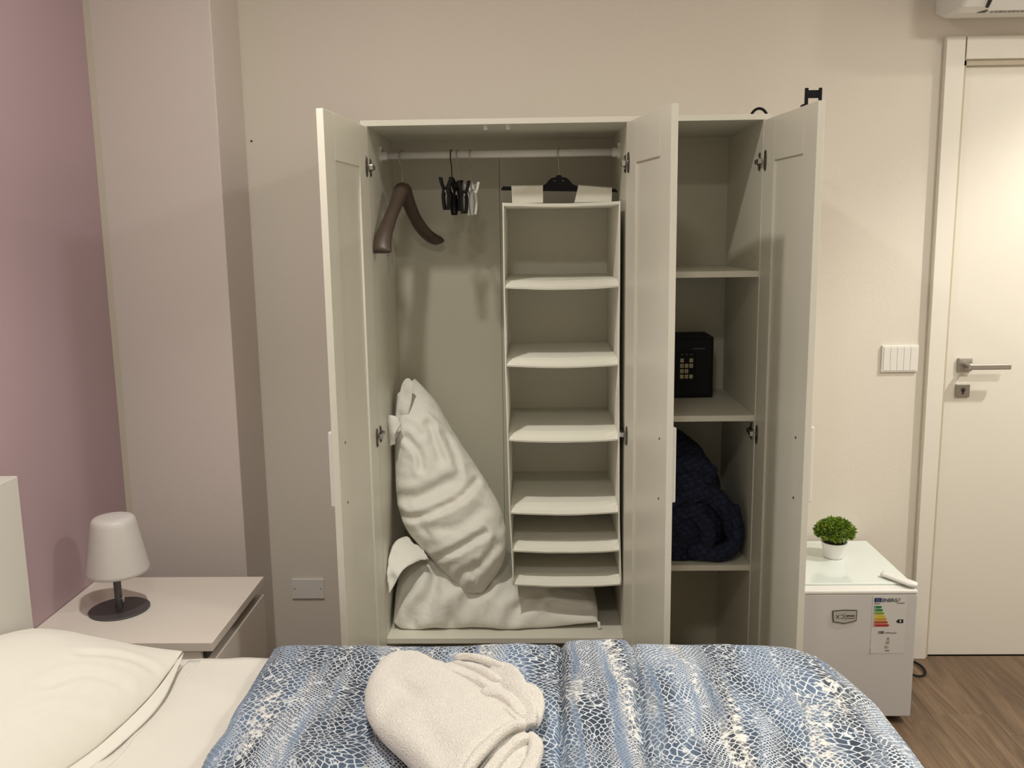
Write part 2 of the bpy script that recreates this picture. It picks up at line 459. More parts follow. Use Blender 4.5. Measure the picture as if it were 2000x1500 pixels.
def pillow(name, P, nrm, front, back, m, parent=None, sx=1.05, seed=1, iters=120, kg=0.02, clamp=None, origin=None, kb=0.15, amp=0.002, post=None, pu=2.4, pv=2.4, q=0.5, shape=None, crease=None, lv=1):
    """closed cushion: P = (nu,nv,3) mid surface; front/back thickness along nrm; cloth sx times longer than its guide"""
    nu, nv = P.shape[:2]; nrm = np.array(nrm, float); nrm /= np.linalg.norm(nrm)
    u = np.linspace(-1, 1, nu)[:, None]; v = np.linspace(-1, 1, nv)[None, :]
    h = (np.clip(1-np.abs(u)**pu, 0, 1)**q)*(np.clip(1-np.abs(v)**pv, 0, 1)**q)
    if shape is not None: h = h*shape((u+1)/2, (v+1)/2)
    F = P + nrm*(front*h)[..., None]; B = P - nrm*(back*h)[..., None]
    G = np.concatenate([F.reshape(-1, 3), B.reshape(-1, 3)])
    id_, E, Bn = grid_edges(nu, nv)
    n = nu*nv; remap = np.arange(2*n)
    bd = np.zeros((nu, nv), bool); bd[0] = bd[-1] = True; bd[:, 0] = bd[:, -1] = True
    bi = id_[bd]; remap[bi+n] = bi
    E2 = np.concatenate([E, remap[E+n]]); B2 = np.concatenate([Bn, remap[Bn+n]])
    lens = lambda e: np.linalg.norm(G[e[:, 0]]-G[e[:, 1]], axis=1)
    s = sx if np.isscalar(sx) else 1
    if crease is not None: G = crease(G)
    X = relax(G, E2, lens(E2)*s, B2, lens(B2)*s, iters, kg, seed, amp, clamp=clamp, kb=kb)
    if post: X = post(X)
    bm = BM()
    used = sorted(set(remap.tolist())); vm = {k: bm.verts.new(X[k]) for k in used}
    for off in (0, n):
        for a in range(nu-1):
            for b in range(nv-1):
                f = [vm[remap[id_[a, b]+off]], vm[remap[id_[a+1, b]+off]], vm[remap[id_[a+1, b+1]+off]], vm[remap[id_[a, b+1]+off]]]
                if len(set(f)) < 4: continue
                try: bm.faces.new(f if off == 0 else f[::-1])
                except ValueError: pass
    o = finish(name, bm, m, parent, smooth=True, origin=origin)
    if lv: subsurf(o, lv)
    return o
def creases(lines, nrm):
    '''pressed lines: (points, width, depth); each pulls the cloth in along -nrm with a soft lip beside it'''
    nn = np.array(nrm, float); nn /= np.linalg.norm(nn)
    LL = [(np.array([list(v) for v in bez(p, 8)]), w_, d_) for p, w_, d_ in lines]
    def f(G):
        G = G.copy()
        for P_, w_, d_ in LL:
            Q = G - np.outer(G@nn, nn); PP = P_ - np.outer(P_@nn, nn)
            dm = np.sqrt(((Q[:, None]-PP[None])**2).sum(2)).min(1)
            front = (np.abs((G-P_.mean(0))@nn) < 0.16)
            G += (-(d_*np.exp(-(dm/w_)**2)) + 0.45*d_*np.exp(-((dm-2.2*w_)/(1.2*w_))**2))[:, None]*nn*front[:, None]
        return G
    return f
def subsurf(o, lv=1):
    md = o.modifiers.new('sub', 'SUBSURF'); md.levels = lv; md.render_levels = lv
    return o
def fbm(x, y, z, o=3):
    s = 0; a = 1; f = 1
    for k in range(o):
        s += a*noise.noise(Vector((x*f, y*f, z+k*7.3))); a *= 0.5; f *= 2
    return s

# ================================================================== THE ROOM
XL, WY, XR, YB, ZC = -0.880, 0.494, 3.30, -3.60, 2.80
fl = struct(box('floor', (XL-0.1, YB-0.1, -0.06), (XR+0.1, WY+0.1, -0.009), DARK, bevel=0))
pw, plen = 0.19, 1.28
k = 0; meshes = {}
x = XL
while x < XR-0.01:
    x1 = min(x+pw, XR)
    y = YB - random.uniform(0, plen)
    while y < WY-0.01:
        ya, yb = max(y, YB), min(y+plen, WY)
        if yb-ya > 0.02:
            bm = BM(); add_box(bm, (x+0.0003, ya+0.0003, -0.009), (x1-0.0003, yb-0.0003, 0.0), 0.0005, seg=1)
            finish('plank', bm, FLOOR, fl)
        y += plen
    x = x1
struct(box('ceiling', (XL-0.1, YB-0.1, ZC), (XR+0.1, WY+0.1, ZC+0.1), CEIL, bevel=0))
struct(box('wall_left', (XL-0.1, YB-0.1, -0.05), (XL, WY+0.1, ZC), PINK, bevel=0))
struct(box('wall_right', (XR, YB-0.1, -0.05), (XR+0.1, WY+0.1, ZC), PAINT, bevel=0))
struct(box('wall_front', (XL, YB-0.1, -0.05), (XR, YB, ZC), PAINT, bevel=0))
# back wall with the opening of the room door
DX0, DX1, DZ = 1.938, 2.745, 2.108
bm = BM()
add_box(bm, (XL, WY, -0.05), (DX0, WY+0.12, ZC))
add_box(bm, (DX1, WY, -0.05), (XR, WY+0.12, ZC))
add_box(bm, (DX0, WY, DZ), (DX1, WY+0.12, ZC))
add_box(bm, (DX0, WY+0.10, -0.05), (DX1, WY+0.12, DZ))
struct(finish('wall_back', bm, PAINT))
# boxed-in column between the lilac wall and the back wall, with the uneven paint edge in its corner
bm = BM(); add_box(bm, (XL, 0.215, 0), (-0.486, WY, ZC), 0.004)
struct(finish('wall_column', bm, mat('column_paint_pink_bounce', (0.66, 0.59, 0.55, 1), 0.7, var=0.02, vscale=2.0, bump=0.25, bscale=90, bdist=0.0015, spec=0.3)))  # the lilac wall's pinkish bounce light is put into this paint colour
bm = BM()
P0 = []
for i in range(41):
    z = ZC*i/40; P0.append((XL+0.020+0.0025*fbm(z*3, 0, 0)+0.0006*i/40, z))
for (xa, za), (xb, zb) in zip(P0[:-1], P0[1:]):
    v = [bm.verts.new(p) for p in ((XL, 0.2142, za), (xa, 0.2142, za), (xb, 0.2142, zb), (XL, 0.2142, zb))]
    bm.faces.new(v)
struct(finish('trim_1', bm, mat('cream_paint_strip', (0.60, 0.555, 0.455, 1), 0.7, var=0.02)))

# ---- room door: casing, leaf, handle
dr = struct(box('door_1', (DX0+0.006, 0.500, 0.0015), (DX1-0.006, 0.545, DZ-0.008), DOORW, bevel=0.002))
dr.name = 'door_1'
bm = BM()
add_box(bm, (1.878, 0.470, 0.0), (1.929, WY, 2.190), 0.0015)
struct(finish('trim_2', bm, EDGE))
tl = D.objects['trim_2']
for v in tl.data.vertices:          # the casing widens a little towards its head, as it stands in the room
    if v.co.x < 1.9: v.co.x -= 0.011*v.co.z/2.19
bm = BM(); add_box(bm, (1.9335, 0.470, 2.118), (2.81, WY, 2.190), 0.0015); struct(finish('trim_3', bm, EDGE))
bm = BM(); add_box(bm, (2.752, 0.470, 0.0), (2.81, WY, 2.1165), 0.0015); struct(finish('trim_4', bm, EDGE))
bm = BM()
add_box(bm, (1.929, 0.484, 0), (1.9415, 0.540, 2.115)); add_box(bm, (1.929, 0.484, 2.0995), (2.752, 0.540, 2.118)); add_box(bm, (2.742, 0.484, 0), (2.752, 0.540, 2.115))
struct(finish('trim_5', bm, RUBBER))
bm = BM(); add_box(bm, (1.985, 0.489, 1.070), (2.034, 0.500, 1.117), 0.002); finish('handle_rose', bm, NICKEL, dr)
bm = BM(); add_box(bm, (1.984, 0.490, 0.978), (2.032, 0.500, 1.024), 0.002)
ke = finish('lock_plate', bm, NICKEL, dr)
bm = BM()
pts = [(2.008+math.cos(a)*0.0075, 0.4895, 1.004+math.sin(a)*0.0075) for a in [math.pi*2*i/16 for i in range(16)]]
add_prism(bm, pts, (0, -0.0012, 0))
add_box(bm, (2.0045, 0.4883, 0.988), (2.0115, 0.4895, 1.002))
finish('keyhole', bm, DARK, ke)
bm = BM()
add_tube(bm, [(2.012, 0.490, 1.093), (2.012, 0.452, 1.093)], 0.009, 16)
add_box(bm, (2.003, 0.440, 1.082), (2.145, 0.452, 1.101), 0.003)
finish('handle_lever', bm, CHROME, dr)

# ---- switch and blank cover plates, screw in the wall
sw = thing('light_switch', (1.78, WY, 1.118), 'wide white light switch plate with five rockers left of the room door', 'switch')
box('plate', (1.716, 0.4855, 1.070), (1.843, WY, 1.165), SWITCH, sw, 0.002)
for i in range(5):
    xa = 1.7225+i*0.0232
    box('rocker', (xa, 0.4835, 1.076), (xa+0.0222, 0.4860, 1.159), SWITCH, sw, 0.0006)
op = thing('cover_plate', (-0.354, WY, 0.275), 'small blank beige cover plate low on the wall left of the wardrobe', 'cover plate')
box('plate', (-0.413, 0.487, 0.237), (-0.293, WY, 0.314), SWITCH, op, 0.002)
for xs in (-0.402, -0.305):
    bm = BM(); add_tube(bm, [(xs, 0.4874, 0.277), (xs, 0.4862, 0.277)], 0.0022, 10); finish('screw', bm, NICKEL, op)
bm = BM(); add_tube(bm, [(-0.545, 0.2, 1.9), (-0.545, 0.2, 1.9)], 0.001); bm.free()
bm = BM(); add_tube(bm, [(-0.527, WY+0.001, 1.936), (-0.527, WY-0.003, 1.936)], 0.003, 8); bm.free()
bm = BM(); add_tube(bm, [(-0.467, 0.492, 1.895), (-0.467, 0.4995, 1.895)], 0.0035, 8, cap=True)
for v in bm.verts: v.co.y -= 0.001
tag(finish('nail', bm, DARK, origin=(0, 0, 0)), 'tiny dark nail head high on the wall between column and wardrobe', 'nail')

# ================================================================== WARDROBE
H, T = 1.8975, 0.016
DP = 0.467
wd = thing('wardrobe', (0.585, 0.24, 0), 'tall white three-door wardrobe standing open against the back wall', 'wardrobe')
PXC = 0.777
box('side_panel', (0.0, 0, 0), (0.0193, DP+0.004, H-T), LAM, wd, 0.0008)
box('side_panel', (1.1587, 0, 0), (1.178, DP+0.004, H-T), LAM, wd, 0.0008)
box('partition', (PXC-0.008, 0.001, 0.062), (PXC+0.008, DP, H-T), LAM, wd, 0.0008)
box('top_panel', (0.0, -0.001, H-T), (1.178, DP+0.004, H), LAM, wd, 0.0008)
box('bottom_panel', (0.0193, 0.001, 0.046), (1.1587, DP, 0.062), LAM, wd, 0.0008)
box('plinth', (0.0193, 0.02, 0.0), (1.1587, 0.036, 0.046), LAM, wd, 0.0008)
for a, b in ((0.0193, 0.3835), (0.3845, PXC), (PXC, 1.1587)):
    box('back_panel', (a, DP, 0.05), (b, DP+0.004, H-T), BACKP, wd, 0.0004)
# raised board in the wide bay and three shelves in the narrow one
box('shelf', (0.0193, 0.0, 0.3076-0.018), (PXC-0.008, DP, 0.3076), LAM, wd, 0.001)
for z in (1.4526, 1.0196, 0.5458):
    box('shelf', (PXC+0.008, 0.001, z-0.018), (1.1587, DP, z), LAM, wd, 0.001)
ROD_Y, ROD_Z = 0.222, 1.816
bm = BM(); add_tube(bm, [(0.0193, ROD_Y, ROD_Z), (PXC-0.008, ROD_Y, ROD_Z)], 0.0115, 20); finish('clothes_rail', bm, PLW, wd, smooth=True)
for xa, xb in ((0.0193, 0.026), (PXC-0.008, PXC-0.0147)):
    bm = BM(); add_tube(bm, [(xa, ROD_Y, ROD_Z), (xb, ROD_Y, ROD_Z)], 0.019, 20)
    add_box(bm, (min(xa, xb), ROD_Y-0.014, ROD_Z), (max(xa, xb), ROD_Y+0.014, ROD_Z+0.028), 0.001)
    s = 1 if xb > xa else -1
    add_tube(bm, [(xb, ROD_Y, ROD_Z), (xb+s*0.016, ROD_Y, ROD_Z)], 0.0145, 20)
    finish('rail_socket', bm, PLW, wd)
for xs in (0.361, 0.426):
    bm = BM(); add_tube(bm, [(xs, 0.028, H-T), (xs, 0.028, H-T-0.013)], 0.006, 14); finish('door_bumper', bm, PLW, wd)
for (xs, y, z) in ((1.1587, 0.40, 1.49), (1.1587, 0.06, 1.49), (1.1587, 0.40, 1.36)):
    bm = BM(); add_tube(bm, [(xs+0.0004, y, z), (xs-0.0006, y, z)], 0.0022, 8); finish('peg_hole', bm, DARK, wd)
bm = BM(); add_prism(bm, [(0.0197, 0.30, 1.435), (0.0197, 0.335, 1.435), (0.0197, 0.335, 1.51), (0.0197, 0.30, 1.51)], (0.0003, 0, 0))
finish('sticker', bm, mat('pale_sticker', (0.72, 0.71, 0.68, 1), 0.5, var=0.04, vscale=40), wd)
bm = BM()
for i in range(9):
    for sgn in range(2):
        y0 = 0.304+sgn*0.016
        add_box(bm, (0.01985, y0, 1.503-i*0.0075), (0.0202, y0+0.012-(i % 3)*0.002, 1.506-i*0.0075))
finish('sticker_print', bm, mat('sticker_ink', (0.35, 0.34, 0.32, 1), 0.6, var=0.05), wd)

DZ0, DZ1 = 0.10, 1.880
def wardrobe_door(p_hinge, p_free, inner_sign, label=None, zt=DZ1):
    """shaker door; s runs from hinge to free edge, n points to the inner face"""
    a = Vector((p_hinge[0], p_hinge[1], 0)); b = Vector((p_free[0], p_free[1], 0))
    s = (b-a).normalized(); n = Vector((-s.y, s.x, 0))
    if n.x*inner_sign < 0: n = -n
    M = Matrix((s, n, Vector((0, 0, 1)))).transposed().to_4x4(); M.translation = a
    Wd = (b-a).length; th = 0.018
    d = D.objects.new('door', None); d.empty_display_size = 0.05; COL.objects.link(d); d.parent = wd
    d.location = (a+s*0.0) - wd.location; d.location.z = 0
    st, rl = 0.088, 0.118
    def bb(nm, lo, hi, m=LAM, bev=0.0012):
        bm = BM(); add_box(bm, lo, hi, bev); 
        bmesh.ops.transform(bm, matrix=M, verts=bm.verts)
        return finish(nm, bm, m, d)
    bb('stile', (0, 0, DZ0), (st, th, zt)); bb('stile', (Wd-st, 0, DZ0), (Wd, th, zt))
    bb('rail', (st+0.0003, 0, zt-rl), (Wd-st-0.0003, th, zt)); bb('rail', (st+0.0003, 0, DZ0), (Wd-st-0.0003, th, DZ0+rl))
    bb('panel', (st-0.002, 0.006, DZ0+rl-0.002), (Wd-st+0.002, 0.0125, zt-rl+0.002), bev=0)
    # bar handle on the outer face, its two screws on the inner face
    bm = BM(); add_box(bm, (Wd-0.046, -0.018, 0.858), (Wd-0.026, -0.0005, 1.062), 0.003); bmesh.ops.transform(bm, matrix=M, verts=bm.verts)
    finish('handle', bm, PLW, d)
    for z in (0.862, 1.027):
        bm = BM(); add_tube(bm, [(Wd-0.060, th-0.0005, z), (Wd-0.060, th+0.0012, z)], 0.0036, 10)
        add_tube(bm, [(Wd-0.060, th+0.0010, z), (Wd-0.060, th+0.0016, z)], 0.0020, 8)
        bmesh.ops.transform(bm, matrix=M, verts=bm.verts); finish('screw', bm, HINGED, d)
    side = n
    for z in (1.766, 0.966):
        bm = BM()
        # cup and flange on the door
        pts = []
        for k in range(20):
            t = 2*math.pi*k/20; pts.append((0.021+math.cos(t)*0.0075, th-0.0005, z+math.sin(t)*0.029))
        add_prism(bm, pts, (0, 0.004, 0))
        add_tube(bm, [(0.021, th+0.0036, z+0.022), (0.021, th+0.0046, z+0.022)], 0.0035, 8); add_tube(bm, [(0.021, th+0.0036, z-0.022), (0.021, th+0.0046, z-0.022)], 0.0035, 8)
        bmesh.ops.transform(bm, matrix=M, verts=bm.verts)
        # cross-shaped mounting plate on the carcass side
        cx = {1: 0.0193, -1: (PXC-0.008 if p_hinge[0] < 1 else 1.1587)}[inner_sign]
        sg = inner_sign
        xx = lambda q: cx+sg*q
        def ab(q0, y0, z0, q1, y1, z1, bev=0.0008):
            add_box(bm, (min(xx(q0), xx(q1)), y0, z0), (max(xx(q0), xx(q1)), y1, z1), bev)
        ab(0, 0.022, z-0.026, 0.003, 0.032, z+0.026); ab(0, 0.012, z-0.009, 0.004, 0.052, z+0.009)
        ab(0.004, 0.006, z-0.006, 0.012, 0.046, z+0.006)
        for dz in (-0.019, 0.019):
            add_tube(bm, [(xx(0.003), 0.027, z+dz), (xx(0.005), 0.027, z+dz)], 0.004, 10)
        finish('hinge', bm, HINGED, d)
        bm = BM()
        ab(0.004, -0.014, z-0.0075, 0.0155, 0.014, z+0.0065, 0.001)
        finish('hinge_arm', bm, CHROME, d)
    return d
def shift(p, q, k=0.004): return p
wardrobe_door((0.0012, -0.003), (-0.0331, -0.405), 1)
wardrobe_door((0.7865, -0.003), (0.8556, -0.3867), -1)
wardrobe_door((1.1780, -0.003), (1.2105, -0.3907), -1)

# ---- black over-door hook on the right door, black loop on the roof of the wardrobe
hk = thing('over_door_hook', (1.20, -0.285, 1.88), 'black H-shaped over-door hook clipped on the top of the right wardrobe door', 'hook')
yh = -0.285
bm = BM(); add_box(bm, (1.1905, yh-0.004, 1.8845), (1.1985, yh+0.004, 1.925), 0.001)
add_box(bm, (1.2255, yh-0.004, 1.835), (1.2330, yh+0.004, 1.925), 0.001)
add_box(bm, (1.1980, yh-0.0025, 1.900), (1.2260, yh+0.0025, 1.9195), 0.0008)
finish('frame', bm, BLACK, hk)
bm = BM(); add_box(bm, (1.1835, yh-0.012, 1.8803), (1.2060, yh+0.012, 1.8846), 0.0006)
add_box(bm, (1.2030, yh-0.012, 1.835), (1.2060, yh+0.012, 1.8846), 0.0006)
add_box(bm, (1.2030, yh-0.004, 1.835), (1.2300, yh+0.004, 1.839), 0.0006)
finish('clip', bm, BLACK, hk)
bm = BM()
add_tube(bm, [(1.193+math.cos(a)*0.0275, 0.20, H+0.002+math.sin(a)*0.038) for a in [math.pi*i/24 for i in range(25)]], 0.0042, 10)
tag(finish('black_loop', bm, BLACK, origin=(1.193, 0.20, H), smooth=True), 'thin black loop standing on the wardrobe roof near its right end', 'loop')

# ================================================================== HANGERS
def hook_pts(x, y, z_low, lean=0.0, r=0.0145):
    """wire hook over the rail, drawn in a plane turned slightly from the rail's cross-section"""
    pts = []
    zc = ROD_Z + 0.0005; rr = 0.0145
    for i in range(15):
        a = R(-35) + R(215)*i/14
        pts.append((x+lean*math.cos(a)*rr, ROD_Y-math.cos(a)*-rr, zc+math.sin(a)*rr))
    pts = pts[::1]
    last = pts[-1]
    pts += [(last[0], last[1]+0.004, zc-0.02), (x, ROD_Y-0.006, zc-0.034), (x, ROD_Y, zc-0.045), (x, ROD_Y, z_low)]
    return pts
# brown contoured wooden hanger, one shoulder towards the room, the other to the back
wh = thing('wooden_hanger', (0.085, ROD_Y, 1.70), 'broad dark brown wooden coat hanger hanging at the left end of the rail', 'hanger')
hx0 = 0.086
bm = BM(); add_tube(bm, bez(hook_pts(hx0, ROD_Y, 1.705, 0.4), 3), 0.0017, 8); finish('hook', bm, NICKEL, wh, smooth=True)
def hanger_arm(name, pts, wid, thk, up=(0, 0, 1)):
    bm = BM(); pts = bez(pts, 5); n = len(pts); secs = []
    for i, p in enumerate(pts):
        d = (pts[min(i+1, n-1)]-pts[max(i-1, 0)]).normalized()
        side = d.cross(Vector(up)).normalized(); upv = side.cross(d).normalized()
        t = i/(n-1); w_ = np.interp(t, *wid); h_ = np.interp(t, *thk)
        secs.append([p + side*math.cos(a)*w_ + upv*math.sin(a)*h_ for a in [2*math.pi*k/20 for k in range(20)]])
    add_loft(bm, secs); return finish(name, bm, BROWN, wh, smooth=True)
wt = ([0, .10, .30, .45, .72, .93, 1], [.019, .024, .022, .021, .027, .033, .027]); tt = ([0, .1, .3, .5, .9, 1], [.014, .022, .018, .016, .017, .009])
hanger_arm('arm', [(0.087, 0.214, 1.722), (0.083, 0.185, 1.698), (0.074, 0.150, 1.664), (0.060, 0.105, 1.618), (0.048, 0.060, 1.570), (0.044, 0.035, 1.535), (0.043, 0.030, 1.518)], wt, tt)
hanger_arm('arm', [(0.088, 0.220, 1.722), (0.092, 0.245, 1.698), (0.100, 0.285, 1.660), (0.114, 0.330, 1.616), (0.134, 0.372, 1.580), (0.158, 0.405, 1.556), (0.178, 0.425, 1.548)], wt, tt)
bm = BM(); add_lathe(bm, [(0, 0.012), (0.005, 0.011), (0.006, 0.0), (0.014, -0.002), (0.018, -0.012), (0.018, -0.04), (0, -0.045)], (0.0875, 0.217, 1.722), 20); finish('neck', bm, BROWN, wh, smooth=True)

def clip_hanger(x, m, wire, label, yaw, zb, clips, zc_off=0.0):
    t = thing('clip_hanger', (x, ROD_Y, zb), label, 'hanger', )
    bm = BM(); add_tube(bm, bez(hook_pts(x, ROD_Y, zb, 0.15), 3), 0.0016, 8); finish('hook', bm, wire, t, smooth=True)
    dx, dy = math.sin(yaw), math.cos(yaw)
    L = 0.15
    bm = BM()
    add_tube(bm, bez([(x-dx*L, ROD_Y-dy*L, zb-0.035), (x-dx*L*0.6, ROD_Y-dy*L*0.6, zb-0.03), (x-dx*0.03, ROD_Y-dy*0.03, zb), (x, ROD_Y, zb+0.003), (x+dx*0.03, ROD_Y+dy*0.03, zb), (x+dx*L*0.6, ROD_Y+dy*L*0.6, zb-0.03), (x+dx*L, ROD_Y+dy*L, zb-0.035)], 4), 0.0034, 10)
    finish('bar', bm, m, t, smooth=True)
    for s in clips:
        c = Vector((x+dx*s, ROD_Y+dy*s, zb-0.040))
        # a pinch clip: two bowed jaws that touch at the bottom, spring between, wing grips at the top
        cl = None
        for sg in (-1, 1):
            bm = BM()
            sx = Vector((dy, -dx, 0))*sg; w_ = Vector((dx, dy, 0))
            prof = [(0.015, 0.040), (0.0115, 0.022), (0.0045, 0.004), (0.0075, -0.016), (0.0065, -0.036), (0.0035, -0.058)]
            th = 0.0050
            secs = []
            for (a, z) in prof:
                p = c + sx*a + Vector((0, 0, z)); hw = 0.012
                secs.append([p+w_*hw-sx*th*0.5, p-w_*hw-sx*th*0.5, p-w_*hw+sx*th, p+w_*hw+sx*th])
            add_loft(bm, secs); finish('clip_jaw', bm, m, t)
        bm = BM(); add_tube(bm, [c-Vector((dx, dy, 0))*0.009, c+Vector((dx, dy, 0))*0.009], 0.0062, 10)
        finish('clip_spring', bm, NICKEL, t)
    return t
clip_hanger(0.243, BLACK, BLACK, 'leftmost black clip hanger on the rail, turned edge-on, next to the wooden hanger', R(6), 1.742, (-0.10, 0.08))
clip_hanger(0.262, BLACK, NICKEL, 'middle black clip hanger on the rail with a thin wire hook', R(-13), 1.730, (-0.115, 0.10))
clip_hanger(0.303, CLEAR, NICKEL, 'pale translucent clip hanger, the right one of the group of clip hangers on the rail', R(-9), 1.728, (-0.06, 0.06))

bh = thing('trouser_hanger', (0.58, ROD_Y, 1.715), 'black plastic hanger with a straight bar carrying the fabric organiser', 'hanger')
bm = BM(); 
hp = [(0.58+0.010*math.cos(R(150)-R(150)*0), ROD_Y, 1.83)]
pts = hook_pts(0.580, ROD_Y, 1.748, 0.2)
add_tube(bm, bez(pts, 3), 0.0016, 8); finish('hook', bm, NICKEL, bh, smooth=True)
ym = ROD_Y
bm = BM()
top = [(0.512, 1.7145), (0.527, 1.7165), (0.538, 1.722), (0.546, 1.732), (0.555, 1.740), (0.570, 1.743), (0.573, 1.7485), (0.586, 1.7485), (0.589, 1.743), (0.602, 1.7405), (0.612, 1.733), (0.622, 1.721), (0.634, 1.7145), (0.652, 1.7115)]
add_prism(bm, [(x, ym-0.004, z) for x, z in top] + [(0.652, ym-0.004, 1.703), (0.512, ym-0.004, 1.706)], (0, 0.008, 0))
finish('body', bm, BLACK, bh)
bm = BM()
bm2 = add_prism(bm, [(0.402, ym-0.005, 1.7045), (0.758, ym-0.005, 1.694), (0.758, ym-0.005, 1.7035), (0.402, ym-0.005, 1.7165)], (0, 0.010, 0))
finish('bar', bm, BLACK, bh)
bm = BM(); add_tube(bm, [(0.402, ym, 1.7085), (0.3985, ym, 1.7085)], 0.004, 8); finish('bar_tip', bm, BLACK, bh)
bm = BM(); add_tube(bm, [(0.757, ym, 1.697), (0.7615, ym, 1.695)], 0.004, 8); finish('bar_tip', bm, BLACK, bh)
bm = BM()
for xs in (0.565, 0.592):
    add_box(bm, (xs-0.004, ym-0.0052, 1.730), (xs+0.004, ym-0.0038, 1.7325))
finish('mark', bm, GREYM, bh)

# ================================================================== FABRIC ORGANISER
org = thing('hanging_organiser', (0.583, 0.24, 0.47), 'white fabric hanging organiser with six open compartments on the wardrobe rail', 'organiser')
ZS = [1.660, 1.414, 1.178, 0.946, 0.714, 0.590, 0.478]
XA = [0.4095, 0.409, 0.410, 0.413, 0.416, 0.421, 0.424]; XB = [0.7515, 0.752, 0.7515, 0.7535, 0.755, 0.7585, 0.7625]
Y0, Y1 = 0.022, 0.445
def org_shelf(i, top=False):
    xa, xb, z = XA[i]+0.0025, XB[i]-0.0025, ZS[i]
    nx, ny = 28, 22; bm = BM(); g = []
    for a in range(nx+1):
        row = []
        for b in range(ny+1):
            u, v = a/nx, b/ny
            edge = (1-(2*u-1)**2)
            # the board sits inside; the front cloth hangs a little in the middle, corners ride up
            zz = z - 0.004*edge*(1-v)**3 + 0.0012*fbm(u*3, v*3, i*5.0)
            if not top:   # the stiff board lies inside; the cloth rises from the front hem to it, slanting in at the corners
                cr = min(1.0, min(u, 1-u)/0.10); rise = min(1.0, v/(0.02+0.13*(0.25+0.75*cr)))
                zz += 0.017*rise*rise*(3-2*rise)
            yy = Y0 + (Y1-Y0)*v
            if v < 0.25 and not top:
                k = (0.25-v)/0.25
                zz += (-0.002*k*edge)
            if False: zz += 0.012*math.exp(-((min(u, 1-u))/0.04)**2) * min(1, (v-0.2)*6)
            row.append((xa+(xb-xa)*u, yy, zz))
        g.append(row)
    th = 0.007 if not top else 0.012
    vt = [[bm.verts.new(p) for p in r] for r in g]; vb = [[bm.verts.new((p[0], p[1]+0.0015, p[2]-th*(0.75 if j < 2 else 1))) for j, p in enumerate(r)] for r in g]
    for a in range(nx):
        for b in range(ny):
            bm.faces.new((vt[a][b], vt[a+1][b], vt[a+1][b+1], vt[a][b+1])); bm.faces.new((vb[a][b], vb[a][b+1], vb[a+1][b+1], vb[a+1][b]))
    for a in range(nx):
        bm.faces.new((vt[a][0], vb[a][0], vb[a+1][0], vt[a+1][0])); bm.faces.new((vt[a][ny], vt[a+1][ny], vb[a+1][ny], vb[a][ny]))
    for b in range(ny):
        bm.faces.new((vt[0][b], vt[0][b+1], vb[0][b+1], vb[0][b])); bm.faces.new((vt[nx][b], vb[nx][b], vb[nx][b+1], vt[nx][b+1]))
    return finish('top_board' if top else 'shelf', bm, NONWOVEN, org, smooth=False)
org_shelf(0, True)
for i in range(1, 7): org_shelf(i)
def org_side(XS, sgn):
    nz, ny = 70, 18; bm = BM(); g = []
    zz = np.linspace(ZS[0]-0.002, ZS[-1]-0.004, nz+1)
    for z in zz:
        xb_ = np.interp(-z, [-q for q in ZS], XS)
        # slack between shelves
        for q in range(6):
            if ZS[q] >= z >= ZS[q+1]: t = (z-ZS[q+1])/(ZS[q]-ZS[q+1]); break
        else: t = 0
        row = []
        for b in range(ny+1):
            v = b/ny
            row.append((xb_ - sgn*0.0035*math.sin(math.pi*t)*(0.5+0.5*math.sin(v*3.3+z*7)), Y0+(Y1-Y0)*v, z))
        g.append(row)
    vt = [[bm.verts.new(p) for p in r] for r in g]; vb = [[bm.verts.new((p[0]-sgn*0.0016, p[1], p[2])) for p in r] for r in g]
    for a in range(nz):
        for b in range(ny):
            bm.faces.new((vt[a][b], vt[a+1][b], vt[a+1][b+1], vt[a][b+1])); bm.faces.new((vb[a][b], vb[a][b+1], vb[a+1][b+1], vb[a+1][b]))
        bm.faces.new((vt[a][0], vb[a][0], vb[a+1][0], vt[a+1][0]))
    finish('side_wall', bm, NONWOVEN, org, smooth=True)
    bm = BM(); pts = [((xs), Y0-0.0005, z) for xs, z in zip(XS, ZS)]
    add_tube(bm, [(p[0], p[1], p[2]) for p in bez(pts, 6)], 0.0024, 8); finish('piping', bm, NONWOVEN, org, smooth=True)
org_side(XA, -1); org_side(XB, 1)
bm = BM(); 
v = []
add_box(bm, (0.413, Y1, ZS[-1]-0.004), (0.753, Y1+0.0015, ZS[0]-0.006))
finish('back_wall', bm, NONWOVEN, org)
# velcro straps folded over the hanger bar
def strap(xl, xr, zl, zr, xlb, xrb):
    bm = BM()
    for y in (ym-0.0095, ym+0.0075):
        add_prism(bm, [(xlb, y, 1.664), (xrb, y, 1.664), (xr, y, zr), (xl, y, zl)], (0, 0.0016, 0))
    add_prism(bm, [(xl, ym-0.0095, zl-0.001), (xr, ym-0.0095, zr-0.001), (xr, ym-0.0095, zr+0.001), (xl, ym-0.0095, zl+0.001)], (0, 0.0186, 0))
    finish('strap', bm, NONWOVEN, org)
strap(0.430, 0.529, 1.7175, 1.7175, 0.432, 0.529)
strap(0.640, 0.745, 1.7165, 1.7065, 0.628, 0.744)
